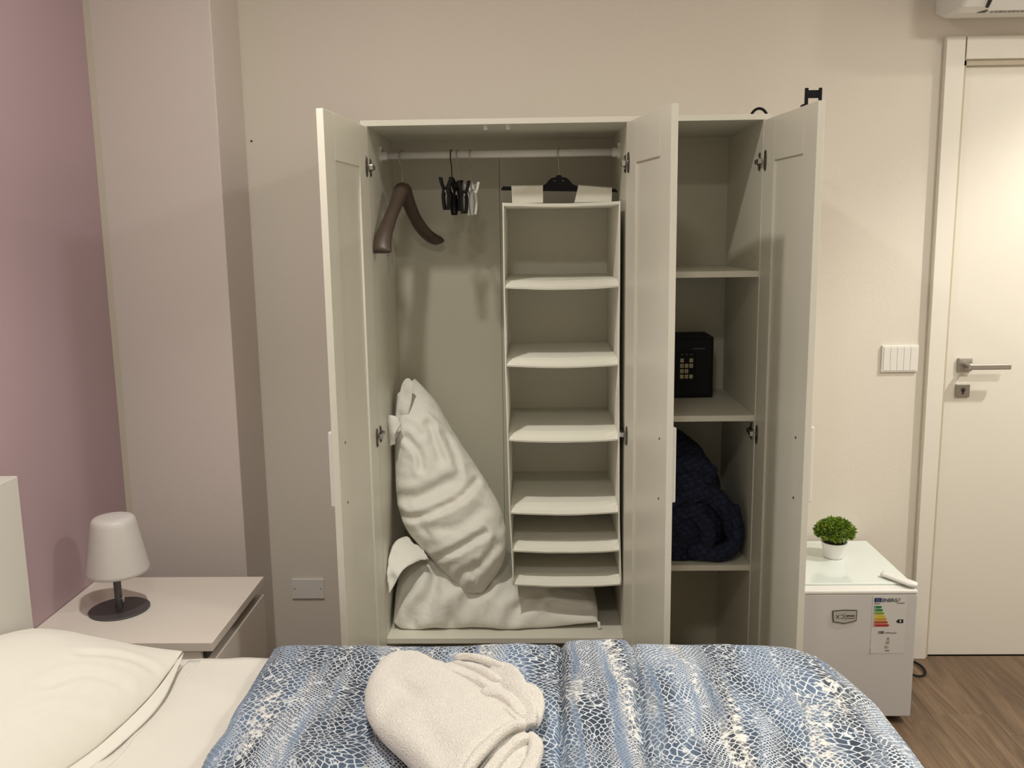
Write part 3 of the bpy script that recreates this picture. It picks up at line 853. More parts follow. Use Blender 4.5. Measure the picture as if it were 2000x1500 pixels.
# care label with a barcode print sewn into the lowest compartment
bm = BM(); add_prism(bm, [(0.437, 0.29, 0.510), (0.505, 0.29, 0.505), (0.505, 0.293, 0.534), (0.437, 0.293, 0.540)], (0, 0.0006, 0))
lb = finish('care_label', bm, PLW, org)
bm = BM()
for i in range(13):
    wv = 0.0012+0.0016*((i*7) % 3)/2
    xa = 0.440+i*0.005
    zt = 0.5355-0.0005*i*0.7
    add_box(bm, (xa, 0.2885, 0.514 if i % 4 else 0.520), (xa+wv, 0.2892, zt))
finish('label_print', bm, BLACK, lb)

# ================================================================== PILLOWS IN THE WARDROBE
def clampbox(x0=None, x1=None, y0=None, y1=None, z0=None):
    def f(X):
        if x0 is not None: X[:, 0] = np.maximum(X[:, 0], x0)
        if x1 is not None: X[:, 0] = np.minimum(X[:, 0], x1)
        if y1 is not None: X[:, 1] = np.minimum(X[:, 1], y1)
        if y0 is not None: X[:, 1] = np.maximum(X[:, 1], y0)
        if z0 is not None: X[:, 2] = np.maximum(X[:, 2], z0)
        return X
    return f
# lying pillow: width along x, depth along y
Lb = [(0.030, 0.070, 0.328), (0.030, 0.15, 0.39), (0.032, 0.28, 0.42), (0.040, 0.44, 0.40)]
Rb = [(0.695, 0.066, 0.330), (0.698, 0.15, 0.355), (0.690, 0.30, 0.375), (0.67, 0.44, 0.36)]
Bb = [(0.030, 0.070, 0.328), (0.10, 0.058, 0.322), (0.25, 0.062, 0.328), (0.42, 0.055, 0.321), (0.58, 0.060, 0.328), (0.695, 0.066, 0.330)]
Tb = [(0.040, 0.44, 0.40), (0.2, 0.452, 0.40), (0.4, 0.455, 0.38), (0.67, 0.44, 0.36)]
P = coons(Lb, Rb, 54, 32, Bb, Tb)
def lay_shape(u, v):
    return np.interp(u, [0, .1, .3, .5, .62, .8, 1], [1.05, 1.12, 1.0, .75, .50, .42, .3])
def lay_clamp(X):
    X = clampbox(0.0225, 0.757, 0.008, 0.460, 0.3095)(X)
    m_ = X[:, 0] > 0.413
    X[m_, 2] = np.minimum(X[m_, 2], 0.4640)
    return X
lp = pillow('pillow', P, (0, 0, 1), 0.115, 0.085, PILLOWM, sx=1.035, seed=4, iters=160, kg=0.016, clamp=lay_clamp, origin=(0.36, 0.23, 0.3086), shape=lay_shape, pu=5, pv=4.5, q=0.5, amp=0.006, kb=0.6, lv=2,
    crease=creases([([(0.06, 0.03, 0.398), (0.2, 0.012, 0.398), (0.41, 0.012, 0.396)], 0.007, 0.012),
                    ([(0.40, 0.05, 0.34), (0.44, 0.03, 0.39), (0.50, 0.03, 0.43)], 0.016, 0.022), ([(0.22, 0.03, 0.34), (0.26, 0.03, 0.40), (0.33, 0.03, 0.46)], 0.016, 0.020),
                    ([(0.54, 0.03, 0.400), (0.60, 0.03, 0.385), (0.66, 0.03, 0.380)], 0.010, 0.018), ([(0.10, 0.03, 0.34), (0.15, 0.03, 0.42), (0.17, 0.06, 0.50)], 0.018, 0.022)], (0, -1, 0.3)))
tag(lp, 'white pillow lying flat on the wardrobe floor board, its right end under the organiser', 'pillow', 'white pillows stored in the wardrobe')
def ribbon(name, pts_a, pts_b, m, parent, th=0.0016, nu=24, nv=10, wob=0.004, seed=0, n=None):
    A = resamp(pts_a, nu); B = resamp(pts_b, nu); bm = BM(); g = []
    for i in range(nu):
        row = []
        for j in range(nv):
            t = j/(nv-1); p = Vector(A[i]*(1-t)+B[i]*t)
            k = wob*fbm(p.x*22+seed, p.y*22, p.z*22, 2)
            row.append(p + Vector((k*0.4, k, k*0.3)))
        g.append(row)
    vt = [[bm.verts.new(p) for p in r] for r in g]
    for a in range(nu-1):
        for b in range(nv-1): bm.faces.new((vt[a][b], vt[a+1][b], vt[a+1][b+1], vt[a][b+1]))
    o = finish(name, bm, m, parent, smooth=True)
    md = o.modifiers.new('t', 'SOLIDIFY'); md.thickness = th; md.offset = 0
    return o
ribbon('case_flap', [(0.026, 0.022, 0.490), (0.027, 0.07, 0.545), (0.038, 0.12, 0.585), (0.066, 0.14, 0.592), (0.105, 0.13, 0.574), (0.148, 0.110, 0.550)],
       [(0.030, 0.014, 0.450), (0.050, 0.020, 0.485), (0.072, 0.035, 0.520), (0.095, 0.055, 0.532), (0.125, 0.080, 0.532), (0.152, 0.10, 0.536)], PILLOWM, lp, seed=3, wob=0.018)

ribbon('corner_tag', [(0.690, 0.064, 0.336), (0.700, 0.060, 0.334)], [(0.694, 0.058, 0.311), (0.701, 0.056, 0.311)], PILLOWM, lp, wob=0.001, nu=6, nv=5)
# standing pillow leaning into the corner, folded over its waist
PL = [(0.036, 0.30, 1.045), (0.028, 0.27, 0.955), (0.030, 0.236, 0.828), (0.040, 0.193, 0.693), (0.072, 0.159, 0.612), (0.134, 0.134, 0.548), (0.205, 0.108, 0.480), (0.272, 0.085, 0.424)]
PR = [(0.085, 0.365, 1.085), (0.159, 0.335, 1.009), (0.220, 0.301, 0.910), (0.290, 0.263, 0.812), (0.372, 0.213, 0.685), (0.398, 0.170, 0.590), (0.385, 0.14, 0.500), (0.320, 0.095, 0.418)]
P = coons(PL, PR, 34, 58)
def st_shape(u, v):
    a = np.interp(v, [0, .08, .22, .44, .50, .56, .80, 1], [.55, .75, .95, 1.05, .92, 1.1, 1.0, .6])
    return a
def st_clamp(X):
    X = clampbox(0.0225, 0.4035, 0.010, 0.460, 0.40)(X)
    return X
sp = pillow('pillow', P, (0.10, -0.95, 0.28), 0.095, 0.085, PILLOWM, sx=1.04, seed=11, iters=170, kg=0.014, clamp=st_clamp, origin=(0.21, 0.2, 0.42), shape=st_shape, pu=2.6, pv=4, q=0.6, amp=0.006, kb=0.6, lv=2,
    crease=creases([([(0.040, 0.12, 0.690), (0.09, 0.1, 0.672), (0.172, 0.08, 0.700), (0.256, 0.1, 0.738), (0.310, 0.12, 0.790)], 0.009, 0.022),
                    ([(0.165, 0.08, 0.540), (0.222, 0.06, 0.570), (0.28, 0.06, 0.601), (0.335, 0.08, 0.628)], 0.009, 0.018),
                    ([(0.12, 0.1, 0.66), (0.15, 0.1, 0.62), (0.155, 0.1, 0.57)], 0.014, 0.006), ([(0.05, 0.15, 0.73), (0.12, 0.12, 0.74), (0.18, 0.1, 0.775), (0.24, 0.12, 0.80)], 0.014, 0.010),
                    ([(0.08, 0.15, 0.93), (0.12, 0.14, 0.88), (0.13, 0.13, 0.83)], 0.010, 0.010), ([(0.15, 0.2, 0.96), (0.17, 0.17, 0.91), (0.19, 0.16, 0.85)], 0.012, 0.010),
                    ([(0.20, 0.2, 0.93), (0.235, 0.18, 0.86), (0.25, 0.15, 0.81)], 0.010, 0.008), ([(0.24, 0.07, 0.46), (0.26, 0.05, 0.50), (0.30, 0.05, 0.53)], 0.012, 0.010),
                    ([(0.29, 0.09, 0.49), (0.33, 0.07, 0.54), (0.37, 0.1, 0.58)], 0.012, 0.008), ([(0.18, 0.08, 0.64), (0.25, 0.07, 0.655), (0.32, 0.09, 0.70)], 0.016, 0.007)], (0.1, -0.95, 0.28)))
tag(sp, 'white pillow standing upright and slumped in the left corner of the wardrobe', 'pillow', 'white pillows stored in the wardrobe')
ribbon('case_flap', [(0.034, 0.24, 0.973), (0.048, 0.245, 1.045), (0.060, 0.25, 1.086), (0.080, 0.25, 1.105), (0.096, 0.25, 1.085)],
       [(0.062, 0.24, 0.943), (0.076, 0.232, 0.972), (0.088, 0.235, 1.016), (0.092, 0.24, 1.05), (0.098, 0.25, 1.080)], PILLOWM, sp, seed=5, wob=0.006)
ribbon('case_collar', [(0.022, 0.175, 0.890), (0.020, 0.172, 0.945), (0.020, 0.172, 0.990), (0.035, 0.172, 0.996), (0.056, 0.180, 0.988)],
       [(0.042, 0.165, 0.900), (0.044, 0.160, 0.930), (0.050, 0.160, 0.945), (0.056, 0.165, 0.955), (0.064, 0.175, 0.962)], PILLOWM, sp, seed=2, wob=0.006)

# ================================================================== SAFE, THROW
sf = thing('safe', (0.976, 0.38, 1.0196), 'small black electronic safe with yellowed keypad on the middle wardrobe shelf', 'safe')
box('body', (0.860, 0.300, 1.0205), (1.091, 0.455, 1.224), SAFEM, sf, 0.003)
sd = box('door', (0.868, 0.2935, 1.029), (1.084, 0.3005, 1.216), SAFEM, sf, 0.0012)
box('keypad', (0.970, 0.2905, 1.074), (1.031, 0.2938, 1.176), BLACK, sf, 0.001)
cols = [(0.985, 0.0), (1.0, 0.0), (1.016, 0.0)]
lab = ['1', '2', '3', '4', '5', '6', '7', '8', '9', '', '0', '']
kk = 0
for r_ in range(4):
    for c_ in range(3):
        xx_ = 0.9800+c_*0.0152; zz_ = 1.147-r_*0.0180
        worn = (r_, c_) in ((0, 1), (2, 2))
        kb_ = box('key', (xx_, 0.2885, zz_-0.006), (xx_+0.0115, 0.2908, zz_+0.007), BLACK if worn else KEYM, sf, 0.0006)
        if lab[kk] and not worn:
            bm = text_bm(lab[kk], 0.010, face_M((xx_+0.0032, 0.2884, zz_-0.0035)), 0.0002); finish('key_digit', bm, BLACK, sf)
        kk += 1
for c_ in range(3):
    bm = BM(); add_tube(bm, [(0.986+c_*0.0152, 0.2912, 1.167), (0.986+c_*0.0152, 0.2900, 1.167)], 0.0016, 8); finish('indicator', bm, KEYM, sf)
bm = BM()
for i in range(9):
    add_box(bm, (1.021+i*0.0047, 0.2929, 1.184+(i % 3)*0.0004), (1.0245+i*0.0047, 0.2934, 1.1875+(i % 2)*0.0008))
finish('small_print', bm, GREYM, sf)

def knot(name, pts, r, parent=None, seg=18, **k):
    bm = BM(); pts = bez(pts, 8); n = len(pts)
    rad = [r*(0.55+0.45*math.sin(math.pi*min(1, max(0, (i+2)/(n+3))))**0.5)*(1+0.10*noise.noise(pts[i]*18)) for i in range(n)]
    add_tube(bm, pts, r, seg, radii=rad)
    for v in bm.verts:
        d = 0.004*noise.noise(v.co*30); v.co += Vector((d, d, d))
    return finish(name, bm, KNIT, parent, smooth=True, **k)
# a heap of chunky knit: solid lumpy core with thick folds over its front
def heap_surface():
    bm = BM(); nu, nv = 60, 44; rows = []
    for i in range(nv+1):
        t = i/nv
        row = []
        for j in range(nu):
            a = 2*math.pi*j/nu
            r = math.sin(math.pi*min(1, 0.02+0.98*t)) if False else 1
            # superellipse plan, dome profile leaning to the left at the top
            prof = (1-t**3.0)**0.45 if t < 1 else 0
            ca, sa = math.cos(a), math.sin(a)
            px = abs(ca)**0.72*(1 if ca > 0 else -1); py = abs(sa)**0.72*(1 if sa > 0 else -1)
            cx = 0.962-0.055*t; X_ = cx + px*0.172*prof; Y_ = 0.245 + py*0.205*prof; Z_ = 0.547+0.40*t
            n_ = noise.noise(Vector((X_*7, Y_*7, Z_*7)))*0.022 + noise.noise(Vector((X_*18, Y_*18, Z_*18)))*0.008
            row.append((min(1.153, max(0.7905, X_+px*n_)), min(0.458, max(0.012, Y_+py*n_)), Z_ + (0.012*n_*20 if t > 0.1 else 0)*0.3))
        rows.append([bm.verts.new(p) for p in row])
    for i in range(nv):
        for j in range(nu):
            bm.faces.new((rows[i][j], rows[i][(j+1) % nu], rows[i+1][(j+1) % nu], rows[i+1][j]))
    bm.faces.new(rows[0][::-1]); bm.faces.new(rows[-1]); return bm
th = finish('knitted_throw', heap_surface(), KNIT, smooth=True, origin=(0.965, 0.24, 0.546))
tag(th, 'crumpled navy blue chunky knit throw stuffed on the lower wardrobe shelf', 'blanket')
folds = [
    [(0.80, 0.06, 0.62), (0.87, 0.04, 0.66), (0.95, 0.05, 0.70), (1.02, 0.055, 0.71)],
    [(0.80, 0.07, 0.70), (0.90, 0.055, 0.735), (0.98, 0.06, 0.76), (1.05, 0.07, 0.75), (1.10, 0.07, 0.69), (1.115, 0.06, 0.62)],
    [(0.99, 0.05, 0.70), (1.03, 0.035, 0.66), (1.03, 0.04, 0.60), (0.985, 0.045, 0.575)],
    [(1.115, 0.06, 0.72), (1.125, 0.05, 0.66), (1.12, 0.045, 0.61), (1.09, 0.035, 0.577), (1.03, 0.035, 0.572), (0.975, 0.04, 0.580)],
    [(0.80, 0.06, 0.575), (0.86, 0.05, 0.580), (0.93, 0.05, 0.60), (0.96, 0.05, 0.63)],
    [(0.81, 0.08, 0.80), (0.90, 0.07, 0.835), (0.99, 0.09, 0.845), (1.06, 0.11, 0.81)],
]
for i, f in enumerate(folds):
    knot('fold', f, (0.030, 0.032, 0.026, 0.026, 0.026, 0.030)[i], th)

# ================================================================== BED
bed = thing('bed', (0.25, -1.36, 0), 'low double bed with off-white headboard against the lilac wall', 'bed')
HB = mat('bed_foil', (0.68, 0.655, 0.60, 1), 0.45, var=0.01)
box('headboard', (-0.876, -2.30, 0.0), (-0.822, -0.486, 0.980), HB, bed, 0.002)
box('side_rail', (-0.822, -0.556, 0.16), (1.215, -0.536, 0.40), HB, bed, 0.002)
box('side_rail', (-0.822, -2.25, 0.16), (1.215, -2.23, 0.40), HB, bed, 0.002)
box('foot_rail', (1.195, -2.23, 0.16), (1.215, -0.556, 0.40), HB, bed, 0.002)
box('slatted_base', (-0.822, -2.23, 0.28), (1.195, -0.556, 0.32), HB, bed, 0.002)
for (xa, ya) in ((-0.80, -0.60), (1.15, -0.60), (-0.80, -2.24), (1.15, -2.24)):
    box('leg', (xa, ya, 0), (xa+0.045, ya+0.045, 0.16), HB, bed, 0.002)
ms = box('mattress', (-0.818, -2.215, 0.320), (1.185, -0.572, 0.512), mat('mattress_ticking', (0.72, 0.70, 0.66, 1), 0.9, var=0.02, bump=0.2), bevel=0.03, origin=(0.2, -1.4, 0.32))
tag(ms, 'thick white mattress on the bed, covered by the sheet', 'mattress')

# sheet over the mattress (head half is what shows)
def sheet():
    nx, ny = 150, 110; x0, x1, y0, y1 = -0.822, 1.19, -2.222, -0.565
    bm = BM(); g = []
    for a in range(nx+1):
        row = []
        for b in range(ny+1):
            u = a/nx; v = b/ny; x = x0+(x1-x0)*u; y = y0+(y1-y0)*v
            z = 0.5185
            # long soft creases pulled from the foot towards the head corner
            s_ = (x*0.55+y*1.0)
            z += 0.0075*noise.noise(Vector((x*2.2, s_*9, 0))) + 0.0035*noise.noise(Vector((x*5, s_*22, 4)))
            z = max(z, 0.5135)
            row.append([x, y, z])
        g.append(row)
    # skirts on the two long sides and the foot
    V = [[bm.verts.new(p) for p in r] for r in g]
    for a in range(nx):
        for b in range(ny): bm.faces.new((V[a][b], V[a+1][b], V[a+1][b+1], V[a][b+1]))
    for line in ([V[a][ny] for a in range(nx+1)], [V[a][0] for a in range(nx, -1, -1)]):
        sg = 1 if line is not None and line[0].co.y > -1 else -1
        prev = line
        for (dy, dz) in ((0.006, -0.006), (0.008, -0.03), (0.009, -0.10), (0.009, -0.16)):
            cur = [bm.verts.new((v.co.x, (y1 if sg > 0 else y0)+sg*(dy+0.003*noise.noise(Vector((v.co.x*14, dz*10, 3)))-0.006*0), 0.516+dz)) for v in line]
            for p, q, r_, s2 in zip(prev[:-1], prev[1:], cur[1:], cur[:-1]): bm.faces.new((p, q, r_, s2))
            prev = cur
    o = finish('bed_sheet', bm, SHEET, smooth=True, origin=(0.2, -1.4, 0.51))
    md = o.modifiers.new('t', 'SOLIDIFY'); md.thickness = 0.0015; md.offset = 1
    return o
sh = tag(sheet(), 'cream white bed sheet stretched over the mattress beside the pillow', 'sheet')
# the turned hem of the sheet: a double layer with its stitched edge
def hem():
    bm = BM(); xs = [(-0.372, -0.40), ]
    pts_a = [(-0.402, -0.575), (-0.412, -0.80), (-0.430, -1.06), (-0.45, -1.35), (-0.46, -1.7)]
    g = []
    for i in range(61):
        t = i/60; y = -0.575-1.2*t
        x = -0.352 - 0.045*t
        row = []
        for k in range(9):
            q = k/8; xx = x - 0.030*q - 0.0
            s_ = (xx*0.55+y)
            z = 0.5185 + 0.0075*noise.noise(Vector((xx*2.2, s_*9, 0))) + 0.0035*noise.noise(Vector((xx*5, s_*22, 4)))
            row.append(bm.verts.new((xx, y, max(z, 0.5135)+0.0032)))
        g.append(row)
    for i in range(60):
        for k in range(8): bm.faces.new((g[i][k], g[i][k+1], g[i+1][k+1], g[i+1][k]))
    o = finish('hem', bm, SHEET, sh, smooth=True)
    md = o.modifiers.new('t', 'SOLIDIFY'); md.thickness = 0.0014; md.offset = -1
hem()

# pillow at the head of the bed
Lp = [(-0.800, -1.30, 0.600), (-0.815, -1.1, 0.64), (-0.815, -0.8, 0.64), (-0.800, -0.53, 0.590)]
Rp = [(-0.495, -1.36, 0.530), (-0.470, -1.229, 0.540), (-0.440, -1.102, 0.540), (-0.405, -0.974, 0.540), (-0.378, -0.80, 0.548), (-0.380, -0.60, 0.560)]
Bp = [(-0.800, -1.30, 0.60), (-0.65, -1.36, 0.54), (-0.495, -1.36, 0.530)]
Tp = [(-0.800, -0.53, 0.590), (-0.68, -0.56, 0.580), (-0.52, -0.60, 0.572), (-0.380, -0.60, 0.560)]
P = coons(Lp, Rp, 38, 50, Bp, Tp)
bp_ = pillow('pillow', P, (0.25, 0, 0.97), 0.105, 0.045, PILLOWB, sx=1.015, seed=21, iters=120, kg=0.02, clamp=clampbox(x0=-0.8195, z0=0.5245), origin=(-0.6, -0.95, 0.525), pu=2.6, pv=2.2, q=0.8, amp=0.004, kb=0.5, lv=2,
    crease=creases([([(-0.42, -0.85, 0.58), (-0.50, -0.90, 0.6), (-0.53, -0.97, 0.62)], 0.012, 0.006), ([(-0.43, -0.95, 0.58), (-0.50, -1.0, 0.6), (-0.53, -1.06, 0.62)], 0.012, 0.005),
                    ([(-0.40, -0.74, 0.58), (-0.47, -0.77, 0.6), (-0.53, -0.82, 0.62)], 0.012, 0.005)], (0.25, 0, 0.97)))
tag(bp_, 'plump cream white pillow on the sheet against the headboard', 'pillow')
# flat flange along its front edge
ribbon('flange', [(-0.497, -1.36, 0.530), (-0.471, -1.229, 0.541), (-0.441, -1.102, 0.541), (-0.406, -0.974, 0.541), (-0.379, -0.80, 0.549), (-0.379, -0.61, 0.560)],
       [(-0.475, -1.36, 0.5262), (-0.450, -1.229, 0.5262), (-0.415, -1.102, 0.5265), (-0.378, -0.96, 0.5265), (-0.360, -0.80, 0.5290), (-0.376, -0.625, 0.5560)], PILLOWB, bp_, wob=0.003, nu=40, nv=6)

# ---- folded duvet
def duvet():
    bm = BM(); uvl = bm.loops.layers.uv.new('UVMap')
    X0, X1, Y0_, Y1_ = -0.165, 1.262, -2.28, -0.560
    nx, ny = 300, 250
    # cross profile parameter along x: left rounded edge, top, right drape; same along y
    def lump(x, y):
        z = 0.010*noise.noise(Vector((x*3.2, y*3.0, 1))) + 0.006*noise.noise(Vector((x*7+y*2, y*6, 5))) + 0.0028*noise.noise(Vector((x*18+y*6, y*10, 9)))
        return z
    def topz(x, y):
        z = 0.568 + lump(x, y)
        # rolled raised strip with a crease on both of its sides; its edges lean a little with y
        xa = 0.556 + 0.030*(y+0.6); xb = 0.728 + 0.055*(y+0.6)
        t = (x-xa)/(xb-xa)
        if 0 <= t <= 1:
            z += 0.014*(1-abs(2*t-1)**5)**0.5 + 0.001
        z -= 0.014*math.exp(-((x-xa)/0.008)**2) + 0.012*math.exp(-((x-xb)/0.009)**2)
        # gentle quilting dips
        z -= 0.006*math.exp(-((y+0.98+0.14*x)/0.035)**2)
        if x > 0.80: z -= 0.009*math.exp(-((x-0.98+0.35*(y+0.9))/0.03)**2)*math.exp(-((y+0.95)/0.22)**2)
        return z
    # plan outline: rounded rectangle, far right corner radius large
    def warp(u, v):
        x = X0+(X1-X0)*u; y = Y0_+(Y1_-Y0_)*v
        rr = 0.24
        # far right rounded corner
        dx = x-(X1-rr); dy = y-(Y1_-rr)
        if dx > 0 and dy > 0:
            p_, q_ = dx/rr, dy/rr
            x = X1-rr+rr*p_*math.sqrt(1-q_*q_/2); y = Y1_-rr+rr*q_*math.sqrt(1-p_*p_/2)
        return x, y
    bot = 0.5215
    g = {}; topn = {}
    for a in range(nx+1):
        for b in range(ny+1):
            u = a/nx; v = b/ny; x, y = warp(u, v)
            # distance to the borders, in metres, for the rounding of the padded rim
            dl = u*(X1-X0); dr_ = (1-u)*(X1-X0); df = (1-v)*(Y1_-Y0_); dn = v*(Y1_-Y0_)
            z = topz(x, y)
            h = 1.0
            if v < 0: pass
            for dist, rad in ((dl, 0.045), (df, 0.050), (dn, 0.05)):
                if dist < rad: h *= math.sqrt(max(0, 1-(1-dist/rad)**2))
            mid = 0.545 if dr_ > 0.08 else 0.545
            z = mid + (z-mid)*h
            if dr_ < 0.14:
                z -= 0.055*(1-dr_/0.14)**2.2
            if df < 0.10 and u > 0.1:
                z -= 0.004*(1-df/0.10)**2
            # wavy far edge
            if df < 0.02: y += 0.004*noise.noise(Vector((x*16, 0, 2)))
            y += 0.0
            if dl < 0.02: x += 0.005*noise.noise(Vector((y*12, 0, 8)))
            # the strip's end stands a little proud
            g[a, b] = bm.verts.new((x, y, z))
    uvco = {}
    def addf(vs, uvs):
        f = bm.faces.new(vs)
        for l, c in zip(f.loops, uvs): l[uvl].uv = c
    def UV(a, b, ex=0, ey=0): return (a/nx*(X1-X0)+ex, b/ny*(Y1_-Y0_)+ey)
    for a in range(nx):
        for b in range(ny):
            addf((g[a, b], g[a+1, b], g[a+1, b+1], g[a, b+1]), (UV(a, b), UV(a+1, b), UV(a+1, b+1), UV(a, b+1)))
    # side walls: left rim tucks under; far rim overhangs the mattress; right drapes down
    rim = [(a, ny) for a in range(0, nx+1)] + [(nx, b) for b in range(ny-1, -1, -1)] + [(a, 0) for a in range(nx-1, -1, -1)] + [(0, b) for b in range(1, ny)]
    rn = len(rim)
    base = [g[r_].co.copy() for r_ in rim]
    def outward(i):
        p = base[(i-1) % rn]; q = base[(i+1) % rn]; t = (q-p); t.z = 0
        if t.length < 1e-9: return Vector((0, 0, 0))
        t.normalize(); return Vector((-t.y, t.x, 0))
    prev = [g[r_] for r_ in rim]; acc = 0
    for st in range(1, 15):
        cur = []
        for i, (r_, c) in enumerate(zip(rim, base)):
            o = outward(i)
            right = max(0.0, min(1.0, (c.x-1.12)/0.10))
            far = 1.0 if r_[1] == ny else 0.0
            leftonly = 1.0 if (r_[0] == 0) else 0.0
            near = 1.0 if r_[1] == 0 else 0.0
            t = st/14
            drop_l = 0.545-bot-0.001
            drop_f = 0.060
            # over the mattress edge the rim hangs lower; on the mattress it only turns under
            drop = drop_l*leftonly*(1-near) + (1-leftonly)*(drop_f+ (0.30-drop_f)*right)
            if near: drop = 0.25 if c.x > 1.18 else 0.24
            nn = 0.012*noise.noise(Vector((c.x*9, c.y*9, t*1.5)))
            outw = 0.004*math.sin(math.pi*t) + right*(0.022*math.sin(min(1, t*2.2)*math.pi/2)+nn*t)
            if r_[1] == ny and c.x < 1.0:
                outw = 0.010*math.sin(math.pi*min(1, t*1.3)) 
            p = c + o*outw + Vector((0, 0, -drop*t))
            if p.x < 0.0 and False: pass
            cur.append(bm.verts.new(p))
        for i in range(rn):
            j = (i+1) % rn
            r0, r1 = rim[i], rim[j]
            d0 = (st-1)/14*0.08; d1 = st/14*0.08
            e = Vector((outward(i).x, outward(i).y))
            addf((prev[i], prev[j], cur[j], cur[i]), (UV(*r0, e.x*d0, e.y*d0), UV(*r1, e.x*d0, e.y*d0), UV(*r1, e.x*d1, e.y*d1), UV(*r0, e.x*d1, e.y*d1)))
        prev = cur
    return finish('duvet', bm, SNAKE, smooth=True, origin=(0.5, -1.4, 0.522))
tag(duvet(), 'blue and white snakeskin print duvet folded over the foot half of the bed', 'duvet')

# ================================================================== TOWELS
def roll(name, pts, r, parent, flat=0.62, seed=0, wave=0.006, ends=0.5, tilt=0.0):
    """a fold of towelling: flattened loop of cloth along a path, blunt ends"""
    bm = BM(); pts = bez(pts, 10); n = len(pts); secs = []
    for i, p in enumerate(pts):
        d = (pts[min(i+1, n-1)]-pts[max(i-1, 0)]).normalized(); s = d.cross(Vector((0, 0, 1))).normalized(); u_ = s.cross(d)
        s, u_ = s*math.cos(tilt)+u_*math.sin(tilt), u_*math.cos(tilt)-s*math.sin(tilt)
        t = i/(n-1); e = min(1.0, ends+(1-ends)*8*min(t, 1-t))
        rr = r*(1+0.10*noise.noise(p*16+Vector((seed, 0, 0))))*e
        ring = []
        for k in range(22):
            a = 2*math.pi*k/22; ca, sa = math.cos(a), math.sin(a)
            ring.append(p + s*(abs(ca)**0.8*(1 if ca > 0 else -1))*rr + u_*(abs(sa)**0.8*(1 if sa > 0 else -1))*r*flat*min(1, e*1.2) + Vector((0, 0, wave*0.5*noise.noise(Vector((p.x*25, p.y*25, a+seed))))))
        secs.append(ring)
    add_loft(bm, secs); o = finish(name, bm, TERRY, parent, smooth=True); return subsurf(o, 1)
def press(o, dents):
    for v in o.data.vertices:
        p = v.co + o.location
        for (cx, cy, ang, wa, wb, dep) in dents:
            dx, dy = p.x-cx, p.y-cy; a_ = dx*math.cos(ang)+dy*math.sin(ang); b_2 = -dx*math.sin(ang)+dy*math.cos(ang)
            if p.z > 0.605: v.co.z -= dep*math.exp(-(a_/wa)**2-(b_2/wb)**2)
# smaller towel behind
La = [(0.228, -0.790, 0.598), (0.290, -0.880, 0.598), (0.36, -0.98, 0.598), (0.43, -1.07, 0.598)]
Ra = [(0.300, -0.795, 0.604), (0.375, -0.815, 0.606), (0.445, -0.872, 0.606), (0.482, -0.93, 0.602), (0.480, -1.03, 0.600)]
P = coons(La, Ra, 36, 40)
t2 = pillow('towel', P, (0, 0, 1), 0.034, 0.016, TERRY, None, sx=1.02, seed=31, iters=80, kg=0.03, origin=(0.36, -0.85, 0.583), pu=5, pv=5, q=0.5, amp=0.003, kb=0.5, clamp=clampbox(z0=0.583), lv=1)
tag(t2, 'smaller crumpled white terry towel tucked behind the big folded towel on the duvet', 'towel', 'white terry towels on the duvet')
roll('fold', [(0.312, -0.790, 0.632), (0.350, -0.800, 0.638), (0.392, -0.832, 0.642), (0.432, -0.872, 0.642)], 0.0105, t2, flat=0.9, seed=1, tilt=0.3)
roll('fold', [(0.310, -0.806, 0.626), (0.345, -0.834, 0.632), (0.385, -0.872, 0.636), (0.415, -0.908, 0.636)], 0.0115, t2, flat=0.9, seed=2, tilt=0.3)
roll('fold', [(0.270, -0.806, 0.618), (0.312, -0.842, 0.626), (0.352, -0.880, 0.630), (0.392, -0.925, 0.632), (0.425, -0.955, 0.630)], 0.0135, t2, flat=0.8, seed=7, tilt=0.2)
roll('fold', [(0.240, -0.782, 0.606), (0.262, -0.792, 0.612), (0.290, -0.820, 0.612)], 0.020, t2, flat=0.7, seed=3)
roll('fold', [(0.395, -0.850, 0.632), (0.425, -0.885, 0.640), (0.448, -0.935, 0.638), (0.466, -0.995, 0.626), (0.474, -1.045, 0.610)], 0.027, t2, flat=0.30, seed=4, tilt=-0.5, ends=0.7)
roll('fold', [(0.455, -0.885, 0.610), (0.485, -0.905, 0.612), (0.496, -0.950, 0.608), (0.486, -1.020, 0.600)], 0.015, t2, flat=0.8, seed=5, ends=0.7)
roll('fold', [(0.380, -0.945, 0.628), (0.415, -0.955, 0.634), (0.445, -0.985, 0.630), (0.468, -1.030, 0.618)], 0.015, t2, flat=0.8, seed=6)
roll('fold', [(0.415, -0.995, 0.620), (0.440, -1.010, 0.622), (0.468, -1.048, 0.614)], 0.011, t2, flat=0.9, seed=8)
# big towel in front: a thick fold with its closed, rounded end to the left and the open layers at the lower right
Lt = [(0.190, -0.762, 0.618), (0.150, -0.790, 0.615), (0.128, -0.873, 0.612), (0.142, -0.985, 0.612), (0.188, -1.077, 0.612), (0.252, -1.160, 0.612), (0.300, -1.242, 0.612), (0.340, -1.320, 0.612)]
Rt = [(0.205, -0.766, 0.622), (0.250, -0.800, 0.624), (0.331, -0.892, 0.626), (0.401, -0.988, 0.628), (0.455, -1.066, 0.628), (0.476, -1.100, 0.626), (0.446, -1.110, 0.628), (0.412, -1.150, 0.628), (0.380, -1.205, 0.626), (0.350, -1.315, 0.620)]
P = coons(Lt, Rt, 48, 60)
big = pillow('towel', P, (0.0, 0, 1), 0.034, 0.034, TERRY, None, sx=1.010, seed=41, iters=60, kg=0.04, origin=(0.30, -0.98, 0.583), pu=5.0, pv=9, q=0.5, amp=0.002, kb=0.6, clamp=clampbox(z0=0.583), lv=1)
